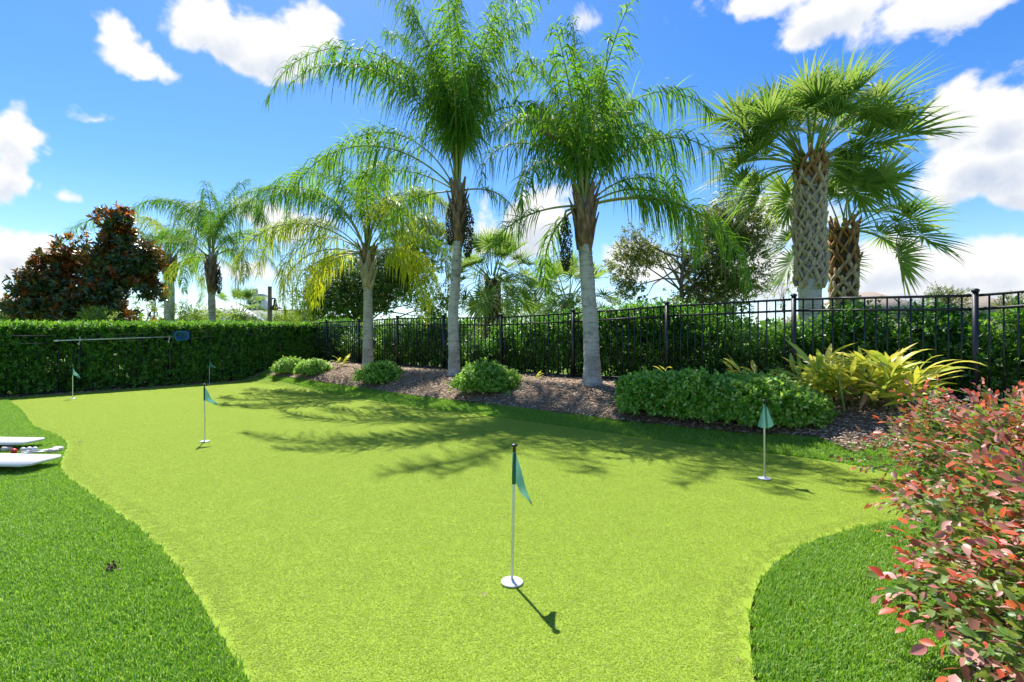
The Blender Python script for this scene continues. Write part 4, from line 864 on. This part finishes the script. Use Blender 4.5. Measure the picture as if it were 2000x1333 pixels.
def ginger(c, stems, label, group='yellow striped strap-leaved plants', dry=8, s=1., cat='plant'):
    g = up_h(*c); root = empty('variegated_plant', (c[0], c[1], g), label, cat, group); r = random.Random(int(c[0] * 100))
    mb = MB()
    for (dx, dy, H, azm, lean) in stems:
        a = R(azm); b0 = np.array([dx, dy, 0]); top = b0 + np.array([math.cos(a) * lean, math.sin(a) * lean, H])
        mb.tube([b0, b0 * .4 + top * .6 + [0, 0, .05], top], [.013 * s, .01 * s, .005 * s], 6)
        for i in range(7):
            f = .30 + .70 * i / 6; p = b0 + (top - b0) * f; sd = 1 if i % 2 else -1; la = a + sd * r.uniform(.5, 1.3) * (1.2 - f * .7); ev = R(r.uniform(18, 60)) * (.5 + .5 * f)
            obj('leaf', GB[r.randrange(3)], root, p, (r.uniform(-.9, .9), -ev, la), s * r.uniform(.7, 1.1))
    mb.build('stems', GSTEM, root, True)
    for _ in range(dry):
        obj('leaf', GDRY[r.randrange(2)], root, (r.uniform(-.3, .3) * s, r.uniform(-.3, .1) * s, r.uniform(.05, .35) * s), (r.uniform(-1, 1), r.uniform(-.4, .9), r.uniform(0, 6.3)), s * r.uniform(.6, 1))['label'] = 'dry brown shrivelled leaf'
def gst(n, sx, sy, H, seed, lean=.3):
    r = random.Random(seed); return [(r.uniform(-sx, sx), r.uniform(-sy, sy), H * r.uniform(.65, 1.1), r.uniform(0, 360), lean * r.uniform(.4, 1.2)) for _ in range(n)]
gc = FP(.78, .72)
def at(u, w):
    # ground point in column u that lies w metres in front of the right fence
    m_ = (u - 1000) / F; Y = (w - (-P0 @ FN)) / (m_ * FN[0] + FN[1]); return (m_ * Y, Y)
gc = at(1690, .9)
ginger(gc, gst(44, .50, .30, .46, 3, .22), 'large clump of yellow and green striped strap leaves left of the red shrub', dry=22, s=.92)
ginger(at(1575, .7), gst(7, .18, .14, .44, 5, .3), 'smaller striped plant between the low hedge and the large striped clump', dry=5, s=.85)
ginger(at(1478, .55), gst(4, .12, .1, .36, 6, .28), 'small yellow striped plant peeking over the low hedge', dry=2, s=.7)
ginger(at(668, 1.0), gst(3, .1, .1, .22, 7, .15), 'small yellow and dry striped plant left of the yellowing palm trunk', dry=6, s=.6)
ginger(at(1046, .7), gst(1, .05, .05, .14, 9, .1), 'tiny yellowish sprout in the mulch left of the nearest palm trunk', dry=2, s=.42)
ginger(at(1300, .55), gst(2, .05, .05, .34, 10, .1), 'tiny dry tuft behind the low hedge by a fence post', dry=5, s=.45)

# ------------------------------------------------------------------ red leaved shrub, foreground right
def oval_leaf(name, mt, L=.048, Wd=.026):
    n = 7; wp = [.05, .62, .95, 1, .82, .45, .0]; V_ = []; F_ = []
    for j in range(n):
        q = j / (n - 1); w = Wd * wp[j] / 2; z = -.12 * L * q ** 2 * 1.5; V_ += [(q * L, -w, z + w * .35), (q * L, 0, z), (q * L, w, z + w * .35)]
    for j in range(n - 1):
        i = j * 3; F_ += [(i, i + 1, i + 4, i + 3), (i + 1, i + 2, i + 5, i + 4)]
    return mesh(name, V_, [np.array(F_)], mt, True)
def red_shrub():
    root = empty('red_shrub', (2.9, 2.5, 0), 'sprawling shrub with red, pink and green leaves in the right foreground', 'shrub'); b = np.array([2.9, 2.5, 0])
    cen = [(1.90, 1.22, .46, .56), (2.18, 1.72, .54, .60), (2.74, 2.3, .62, .66), (3.20, 2.88, .70, .70), (3.56, 3.45, .84, .68), (3.15, 1.5, .85, .8), (3.8, 2.4, .85, .8)]
    br = MB(); SH = []; SD = []; tip = []
    for ci, (cx_, cy_, r_, h_) in enumerate(cen):
        for i in range((120 if ci < 2 else 92) if ci < 5 else 30):
            a = RNG.uniform(0, 6.28); e = RNG.uniform(.02, 1.0) ** .9; d = np.array([math.cos(a) * (1 - e * .55), math.sin(a) * (1 - e * .55), .25 + e * .75]); d /= np.linalg.norm(d)
            st = np.array([cx_ + RNG.normal(0, .10), cy_ + RNG.normal(0, .10), .02]); Lb = RNG.uniform(.75, 1.12)
            en = st + d * [r_ * 1.05, r_ * 1.05, h_ * 1.05] * Lb; en[2] -= .05 * (1 - e)
            if en[0] / en[1] < .80 and en[1] < 2.6: continue
            mid = (st + en) / 2 + [0, 0, .13 * (1 - e) + .03]
            br.tube([st - b, mid - b, en - b], [.006, .004, .002], 4, cap=False)
            for t in np.linspace(.35, 1, 7):
                p = (1 - t) ** 2 * st + 2 * t * (1 - t) * mid + t * t * en; dd = unit((en - mid) * t + (mid - st) * (1 - t))
                for _ in range(2 if t > .5 else 1):
                    q = unit(dd + RNG.normal(0, .55, 3)); SH.append(p); SD.append(q); tip.append(t + RNG.normal(0, .08))
    tag(br.build('branches', M['bark'], root, False), kind='stuff')
    SH = np.array(SH); SD = np.array(SD); tip = np.array(tip); nl = 7
    SH[:, 2] = np.maximum(SH[:, 2], .05)
    t = np.tile(np.linspace(.12, 1, nl), len(SH)); P = np.repeat(SH, nl, 0) + np.repeat(SD, nl, 0) * (t * .15)[:, None]; D0 = np.repeat(SD, nl, 0)
    side = np.tile(np.where(np.arange(nl) % 2, 1., -1.), len(SH)); A = unit(np.cross(D0, [0, 0, 1.]) + RNG.normal(0, .2, D0.shape))
    D = unit(A * side[:, None] * (1.15 - .8 * t)[:, None] + D0 * .75 + RNG.normal(0, .22, D0.shape)); U = unit(np.cross(A, D0) * -1 + RNG.normal(0, .35, D0.shape)); U[U[:, 2] < 0] *= -1
    red = np.repeat(tip, nl) * .9 + t * .35 + RNG.normal(0, .17, len(P)); L = .047 * RNG.uniform(.6, 1.2, len(P))
    cls = np.where(red > 1.22, 0, np.where(red > 1.11, 1, np.where(red > 1.02, 3, 2))); rr_ = RNG.random(len(P)); cls = np.where((cls == 0) & (rr_ < .30), 1, cls)
    names = ['lred', 'lpink', 'lgreen', 'lbronze']; base = [oval_leaf('leaf', M[k_]) for k_ in names]
    # nearest visible leaves become objects of their own
    u = 1000 + P[:, 0] / P[:, 1] * F; v = 666.5 - (P[:, 2] - CAMZ) / P[:, 1] * F; vis = (u > 1640) & (u < 1995) & (v < 1330) & (v > 700) & (P[:, 1] > .7)
    front = np.where(vis, np.linalg.norm(P - [0, 0, CAMZ], axis=1) - .7 * P[:, 2] + .35 * (P[:, 0] - .62 * P[:, 1]), 99); idx = np.argsort(front)[:900]; idx = RNG.choice(idx, 300, replace=False)
    for i in idx:
        X_ = Vector(D[i]); Y_ = Vector(U[i]).cross(X_).normalized(); Z_ = X_.cross(Y_); mt_ = Matrix((X_, Y_, Z_)).transposed().to_4x4()
        o = obj('leaf', base[cls[i]], root); o.matrix_local = Matrix.Translation(Vector(P[i] - b)) @ mt_ @ Matrix.Scale(float(L[i] / .048), 4)
    rest = np.ones(len(P), bool); rest[idx] = False; kids = np.where(rest)[0]
    tv = np.zeros((len(base[0].vertices), 3)); base[0].vertices.foreach_get('co', (tmp := np.zeros(tv.size, np.float32))); tv = tmp.reshape(-1, 3)[[0, 3, 5, 9, 10, 11, 15, 17, 18, 6, 7, 8]].astype(float) / .048
    # light version of the same leaf: 2 x 3 faces
    prof = np.array([(0, 0, 0), (.35, -.27, .03), (.35, 0, -.03), (.35, .27, .03), (.75, -.2, -.06), (.75, 0, -.11), (.75, .2, -.06), (1, 0, -.2)])
    Y_ = unit(np.cross(U[kids], D[kids])); Z_ = np.cross(D[kids], Y_); Lk = L[kids][:, None, None]
    Vv = (P[kids][:, None] + (prof[None, :, 0:1] * D[kids][:, None] + prof[None, :, 1:2] * Y_[:, None] + prof[None, :, 2:3] * Z_[:, None]) * Lk - b).reshape(-1, 3)
    i = np.arange(len(kids))[:, None] * 8; tri = [i + f for f in ([0, 1, 2], [0, 2, 3], [4, 7, 5], [5, 7, 6])]; qd = [i + f for f in ([1, 4, 5, 2], [2, 5, 6, 3])]
    me = mesh('foliage', Vv, [np.concatenate(tri), np.concatenate(qd)], [M[k_] for k_ in names], True, np.concatenate([np.tile(cls[kids], 4), np.tile(cls[kids], 2)]))
    tag(obj('foliage', me, root), kind='stuff')
red_shrub()

# ------------------------------------------------------------------ practice flags
pole_me = MB().lathe([(.0065, 0), (.0065, .60), (.006, .612)], n=12).mesh('pole', M['white'], True)
cap_me = MB().lathe([(.0075, .602), (.0075, .628), (.015, .631), (.016, .636), (.012, .640), (.002, .641)], n=14).mesh('cap', M['black'], True)
disc_me = MB().lathe([(.050, 0), (.051, .004), (.048, .007), (.012, .009), (.010, .016)], n=28).mesh('base_disc', M['white'], False)
slv_me = MB().lathe([(.0085, .455), (.0088, .50), (.0085, .60)], n=12).mesh('sleeve', M['tag'], True)
def cloth(fn, nu=12, nv=14):
    V_ = [fn(i / nu, j / nv) for j in range(nv + 1) for i in range(nu + 1)]; a_ = (np.arange(nv)[:, None] * (nu + 1) + np.arange(nu)[None]).ravel()
    return mesh('pennant', V_, [np.stack([a_, a_ + 1, a_ + nu + 2, a_ + nu + 1], -1)], M['flag'], True)
def drape(tx, ty, tz, amp, ph_):
    A = np.array([.008, 0, .60]); B = np.array([.008, 0, .462]); Cc = np.array([tx, ty, tz])
    def f(i, j):
        e = A + (B - A) * j; p = e + (Cc - e) * i * (.999); w_ = math.sin(i * 7 + j * 3 + ph_) * amp * math.sin(i * math.pi * .9 + .1); return p + np.array([w_ * .2, w_, -.012 * math.sin(i * 3.1)])
    return cloth(f)
def bell(i, j):
    # cloth hanging round the front of the pole, seen broadside
    t = j; A = np.array([0, -.006, .605]); Bl = np.array([-.062, -.012, .425]); Br = np.array([.072, -.006, .438]); lo = Bl + (Br - Bl) * i; lo = lo + np.array([0, -.02, -.018]) * math.sin(i * math.pi)
    a_ = A + np.array([(i - .5) * .012, 0, 0]); p = a_ + (lo - a_) * t; return p + np.array([0, -.008 * math.sin(i * 9) * t, 0])
hem = lambda fn: None
FL = [((1000, 1143), drape(.088, -.02, .365, .010, 0), 'nearest practice flag with a pale green pennant drooping right, centre of the putting green', 2),
      ((1493, 938), cloth(bell), 'practice flag with its pale teal pennant hanging straight, in front of the low hedge', 0),
      ((400, 865), drape(.15, .0, .405, .012, 1), 'practice flag with a dark green pennant pointing right, left part of the green', -1),
      ((409, 752), drape(.16, .0, .43, .014, 2), 'farthest practice flag, near the dark corner of the hedge', 0),
      ((142, 780), drape(.155, .0, .40, .014, 3), 'practice flag at the far left in front of the hung pool net', 0)]
for (uv_, cl, lab, ln_) in FL:
    x, y = flat(*uv_); root = empty('practice_flag', (x, y, .012), lab, 'golf flag', 'practice flags on the putting green'); root.rotation_euler = (0, R(ln_ * .5), 0)
    root.scale = (1, 1, .993)
    for nme, me_ in (('pole', pole_me), ('cap', cap_me), ('base_disc', disc_me), ('sleeve', slv_me), ('pennant', cl)): obj(nme, me_, root)

# ------------------------------------------------------------------ pool net on the left fence
nn = np.array([LFD[1], -LFD[0]])
def onleft(u, v, off=.09):
    o_ = LF0 + nn * off; m_ = (u - 1000) / F; s_ = (m_ * o_[1] - o_[0]) / (LFD[0] - m_ * LFD[1]); p = o_ + LFD * s_; return np.array([p[0], p[1], CAMZ - (v - 666.5) / F * p[1]])
a = onleft(105, 666); bq = onleft(338, 658); root = empty('pool_net', a, 'long silver pool pole with a blue leaf net, hung level along the left fence', 'pool net')
MB().tube([(0, 0, 0), (bq - a) * .48, (bq - a)], [.014, .014, .012], 8).build('pole', M['alu'], root, True)
MB().tube([(0, 0, 0), (bq - a) * .035], .019, 8).build('grip', M['white'], root, True)
MB().tube([(bq - a) * .46, (bq - a) * .485], .019, 8).build('clamp', M['white'], root, True)
c1 = onleft(341, 648.5) - a; c2 = onleft(368, 647.5) - a; c3 = onleft(369, 663) - a; c4 = onleft(343, 665.5) - a
rim = []
for p_, q_ in ((c1, c2), (c2, c3), (c3, c4), (c4, c1)):
    rim += [p_ * .85 + q_ * .15, p_ * .5 + q_ * .5, p_ * .15 + q_ * .85]
rim.append(rim[0])
net = bpy.data.objects.new('net', None)
Vn = []; nf = []
for i in range(9):
    for j in range(7):
        s_, t_ = i / 8, j / 6; p = (c1 * (1 - s_) + c2 * s_) * (1 - t_) + (c4 * (1 - s_) + c3 * s_) * t_; p = p + np.array([-nn[0], -nn[1], 0]) * .05 * math.sin(s_ * math.pi) * math.sin(t_ * math.pi)
        Vn.append(p)
for i in range(8):
    for j in range(6): nf.append((i * 7 + j, i * 7 + j + 1, (i + 1) * 7 + j + 1, (i + 1) * 7 + j))
nb_ = obj('net', mesh('net', Vn, [np.array(nf)], M['blue'], True), root)
MB().tube(rim, .012, 6).build('frame', M['bluef'], nb_, True)
for (u_, lab_) in ((155, 'white hook on the fence post at the handle end of the pool pole'), (330, 'white hook on the fence post beside the blue net')):
    p = onleft(u_, 662 if u_ == 155 else 659, .06); r_ = empty('pole_hook', p, lab_, 'hook', 'white hooks holding the pool pole')
    MB().tube([(0, 0, .05), (0, 0, -.11), (.02, -.03, -.14), (.03, -.06, -.12), (.03, -.07, -.09)], .009, 6).build('hook_arm', M['white'], r_, True)
    MB().box((0, .012, .0), (.03, .01, .1)).build('back_plate', M['white'], r_)

# ------------------------------------------------------------------ boards, putters and balls at the left
def board(c, L, Wd, h0, h1, rz, label):
    root = empty('toss_board', (c[0], c[1], .004), label, 'game board', 'white boards lying on the lawn', rz)
    sl_ = math.atan2(h1 - h0, L); e_ = Euler((0, sl_, 0))
    # top panel with clipped corners, long side along x; x=0 is the low right-hand end
    t_ = .018; ol = [(0, .04), (0, Wd - .04), (-.045, Wd), (-L, Wd), (-L, 0), (-.045, 0)]; n_ = len(ol)
    V_ = [(x, y, h0 + (-x) / L * (h1 - h0) + z) for z in (0, t_) for x, y in ol]; m = MB(); m.add(V_, [[tuple(range(n_))[::-1], tuple(range(n_, 2 * n_))], [(i, (i + 1) % n_, (i + 1) % n_ + n_, i + n_) for i in range(n_)]])
    m.build('panel', M['white'], root)
    f = MB()
    for y in (.05, Wd - .05):
        V_ = [(-.1, y - .01, h0), (-.1, y + .01, h0), (-L + .02, y + .01, h1 - .005), (-L + .02, y - .01, h1 - .005), (-.1, y - .01, h0 - .02), (-.1, y + .01, h0 - .02), (-L + .02, y + .01, h1 - .06), (-L + .02, y - .01, h1 - .06)]
        f.add(V_, [[(0, 1, 2, 3), (7, 6, 5, 4), (0, 4, 5, 1), (1, 5, 6, 2), (2, 6, 7, 3), (3, 7, 4, 0)]])
    f.build('frame', M['under'], root)
    for y in (.05, Wd - .05):
        MB().box((-L + .1, y, (h1 - .03) / 2), (.05, .02, h1 - .03)).build('leg', M['under'], root)
board((-4.02, 4.02), 1.2, .36, .075, .10, R(0), 'nearer white board with clipped corners lying on the lawn at the left edge')
board((-4.92, 4.86), 1.2, .30, .075, .09, R(0), 'farther white board on the lawn at the left edge')
def putter(a_, b_, label, hd):
    a_ = np.array(a_, float); b_ = np.array(b_, float); root = empty('putter', a_, label, 'putter', 'toy putters lying on the lawn'); d = b_ - a_; rz_ = math.atan2(d[1], d[0])
    MB().tube([(0, 0, 0), d * .5 + [0, 0, .004], d], .007, 8).build('shaft', M['alu'], root, True)
    MB().tube([(0, 0, 0), d * .25], .011, 8).build('grip', M['white'], root, True)
    h = MB(); h.lathe([(.004, -.016), (.034, -.014), (.038, 0), (.034, .014), (.004, .016)], n=14); V_ = h.V[0]; h.V[0] = V_ * [1.15, .8, 1.2]
    h.build('head', M[hd], root, True, loc=d + np.array([.03, 0, .006]), rot=(.15, .1, rz_ + .3))
def lp_(u, v, z=.03): Y = (CAMZ - z) * F / (v - 666.5); return ((u - 1000) / F * Y, Y, z)
putter(lp_(40, 887), lp_(98, 881.5, .035), 'toy putter with a pale pink head, lying nearest the putting green edge', 'pink')
putter(lp_(42, 884), lp_(107, 878, .04), 'toy putter with a pale cream head, lying behind the pink headed one', 'white')
putter(lp_(-60, 886), lp_(8, 878, .04), 'toy putter cut off by the left edge, between the two boards', 'pink')
def ball(u, v, r_, mt, label, nm='golf_ball', grp='small balls lying between the boards'):
    x, y, _ = lp_(u, v, r_); mb = MB(); mb.lathe([(r_ * math.sin(t) + 1e-4, -r_ * math.cos(t)) for t in np.linspace(0, math.pi, 10)], n=16)
    o = mb.build(nm, M[mt], None, True, loc=(x, y, r_ + .022)); tag(o, label, 'ball', grp)
ball(27, 886, .026, 'red', 'red ball between the two white boards')
ball(45, 883, .024, 'white', 'white ball nearest the red ball')
ball(57, 882, .024, 'white', 'middle one of the three white balls')
ball(68, 882, .024, 'white', 'white ball farthest from the red ball')
# bits lying on the turf
def litter(u, v, s_, mt, label, name, cat, seed, z=.02):
    rg = np.random.default_rng(seed); n_ = 26; P_ = rg.normal(0, 1, (n_, 3)) * [s_ * .35, s_ * .25, s_ * .12] + [0, 0, s_ * .25]; V_, F_ = leafcards(P_, unit(rg.normal(size=(n_, 3))), unit(rg.normal(size=(n_, 3))), s_ * .55, s_ * .3)
    x, y = flat(u, v); tag(obj(name, mesh(name, V_, [F_], M[mt]), loc=(x, y, z)), label, cat)
litter(219, 1121, .045, 'boot', 'small dark brown seed pod on the left lawn', 'seed_pod', 'seed pod', 1, .028)
def fallen(u, v, L_, rz_, label, z=.018):
    x, y = flat(u, v); o = obj('fallen_leaf', blade_mesh('fallen_leaf', M['dry'], L_, L_ * .3, .9), loc=(x, y, z), rot=(.5, -.25, rz_)); tag(o, label, 'leaf', 'dry leaves fallen on the turf')
fallen(940, 1172, .035, .6, 'dry leaf on the green just left of the nearest flag base')
fallen(1377, 1064, .032, 3.0, 'dry leaf on the green between the nearest flag and the right flag')
fallen(1752, 1313, .045, 2.6, 'dry curled leaf on the lawn near the red shrub, bottom right', .03)
fallen(1441, 1302, .02, 1.0, 'tiny dry leaf at the bottom of the green by the right lawn edge')
fallen(975, 1019, .02, .2, 'tiny dry leaf on the green beside the nearest flag pole')
fallen(150, 868, .06, .1, 'dry leaf on the green edge right of the toy putters')

# ------------------------------------------------------------------ far things: lamp, poles, houses
p = W(527, 560, 22); root = empty('street_lamp', (p[0], 22, 0), 'brown wooden post carrying a black bell lamp beyond the left hedge', 'street lamp'); H = p[2]
MB().tube([(0, 0, 0), (0, 0, H * .5), (0, 0, H)], [.11, .10, .09], 12).build('post', M['wood'], root, True)
za = W(0, 584, 22)[2]; arm = MB(); arm.tube([(.08, 0, za), (.2, 0, za + .03), (.24, 0, za)], .035, 6); arm.build('arm', M['iron'], root, True)
lam = MB(); lam.lathe([(.02, za), (.05, za - .03), (.07, za - .08), (.075, za - .25), (.15, za - .36), (.30, za - .42), (.31, za - .44)], (.24, 0, 0), 16); lam.build('lamp_shade', M['iron'], root, True)
MB().lathe([(.13, za - .44), (.12, za - .50), (.05, za - .54)], (.24, 0, 0), 12).build('lamp_glass', M['glass'], root, True)
for (u_, v_, Y_, lab_) in ((571, 560, 60, 'thin grey pole with a crossbar right of the wooden lamp post'), (982, 575, 60, 'thin grey pole with a crossbar left of the thin grey-green tree')):
    p = W(u_, v_, Y_); r_ = empty('utility_pole', (p[0], Y_, 0), lab_, 'utility pole', 'thin poles on the horizon')
    MB().tube([(0, 0, 0), (0, 0, p[2])], .07, 8).build('mast', M['wood'], r_); MB().box((0, 0, p[2] - .6), (1.6, .08, .1)).build('crossbar', M['wood'], r_)
def windows(root, xs, z_, w_, h_, y_, mt='glass'):
    for x in xs:
        f = MB(); f.box((x, y_ - .03, z_), (w_ + .2, .06, h_ + .2)); fo = f.build('window', M['whitewall'], root)
        MB().box((x, y_ - .065, z_), (w_, .02, h_)).build('pane', M['glass'], fo)
        MB().box((x, y_ - .08, z_), (.06, .02, h_)).build('mullion', M['whitewall'], fo)
def house(u0, u1, vr, Y, wallh, label, wmat='stucco', rmat='tan', hip=.35, dep=12, g=.0):
    a_ = W(u0, 0, Y)[0]; b_ = W(u1, 0, Y)[0]; zr = W(0, vr, Y + dep / 2)[2]; L_ = b_ - a_; c_ = (a_ + b_) / 2
    root = empty('house', (c_, Y, g), label, 'house', 'houses in the distance'); MB().box((0, dep / 2, wallh / 2), (L_, dep, wallh)).build('walls', M[wmat], root)
    e_ = .5; V_ = [(-L_ / 2 - e_, -e_, wallh), (L_ / 2 + e_, -e_, wallh), (L_ / 2 + e_, dep + e_, wallh), (-L_ / 2 - e_, dep + e_, wallh), (-L_ / 2 + L_ * hip, dep / 2, zr - g), (L_ / 2 - L_ * hip, dep / 2, zr - g)]
    MB().add(V_, [[(0, 1, 5, 4), (2, 3, 4, 5)], [(1, 2, 5), (3, 0, 4)], [(0, 3, 2, 1)]]).build('roof', M[rmat], root)
    windows(root, [-L_ * .3, 0, L_ * .3], wallh * .55, 1.3, 1.2, 0); MB().box((L_ * .15, -.04, 1.05), (1, .08, 2.1)).build('door', M['under'], root); return root
house(1690, 1880, 571, 40, 2.9, 'tan roofed house beyond the fence, right of the cabbage palms', g=.1)
house(1915, 2090, 575, 46, 2.9, 'tan roofed house at the far right edge beyond the fence', g=.1)
house(318, 405, 592, 42, 2.2, 'white sloped roof seen between the two trunks behind the left hedge', 'whitewall', 'whitewall', .2, g=0)
# hall with a clock cupola
YK = 70; pc = W(485, 0, YK)[0]; zt = lambda v: W(0, v, YK)[2]
root = empty('clock_hall', (pc, YK, 0), 'white hall with a square clock cupola far beyond the left hedge', 'building')
MB().box((2.2, 5, zt(606) / 2), (11, 8, zt(606))).build('walls', M['whitewall'], root)
V_ = [(-3.8, .5, zt(606)), (8.2, .5, zt(606)), (8.2, 9.5, zt(606)), (-3.8, 9.5, zt(606)), (-1, 5, zt(600)), (5.5, 5, zt(600))]
MB().add(V_, [[(0, 1, 5, 4), (2, 3, 4, 5)], [(1, 2, 5), (3, 0, 4)], [(0, 3, 2, 1)]]).build('roof', M['stucco'], root)
zb_, zc_ = zt(606) - .2, zt(578); MB().box((0, 3, (zb_ + zc_) / 2), (2.5, 2.5, zc_ - zb_)).build('cupola', M['whitewall'], root)
for x in (-.75, 0, .75):
    for z0_ in (zb_ + .65, zb_ + 1.45):
        MB().box((x, 1.74, z0_), (.42, .03, .6)).build('window', M['glass'], root)
MB().box((0, 3, zc_ + .06), (2.9, 2.9, .12)).build('cornice', M['whitewall'], root)
MB().box((0, 3, zc_ + .42), (2.4, 2.4, .6), taper=.35).build('cupola_roof', M['grey'], root)
ck = MB().box((0, 1.85, zc_ + .75), (1.0, .2, 1.0), taper=.8).build('clock_gable', M['whitewall'], root)
d_ = MB(); d_.tube([(0, 1.74, zc_ + .8), (0, 1.70, zc_ + .8)], .36, 24); cf = d_.build('clock_rim', M['grey'], root)
MB().tube([(0, 1.70, zc_ + .8), (0, 1.68, zc_ + .8)], .29, 24).build('clock_face', M['whitewall'], cf)
MB().box((.0, 1.67, zc_ + .9), (.05, .02, .24)).build('clock_hand', M['black'], cf); MB().box((.07, 1.67, zc_ + .8), (.18, .02, .05)).build('clock_hand', M['black'], cf)
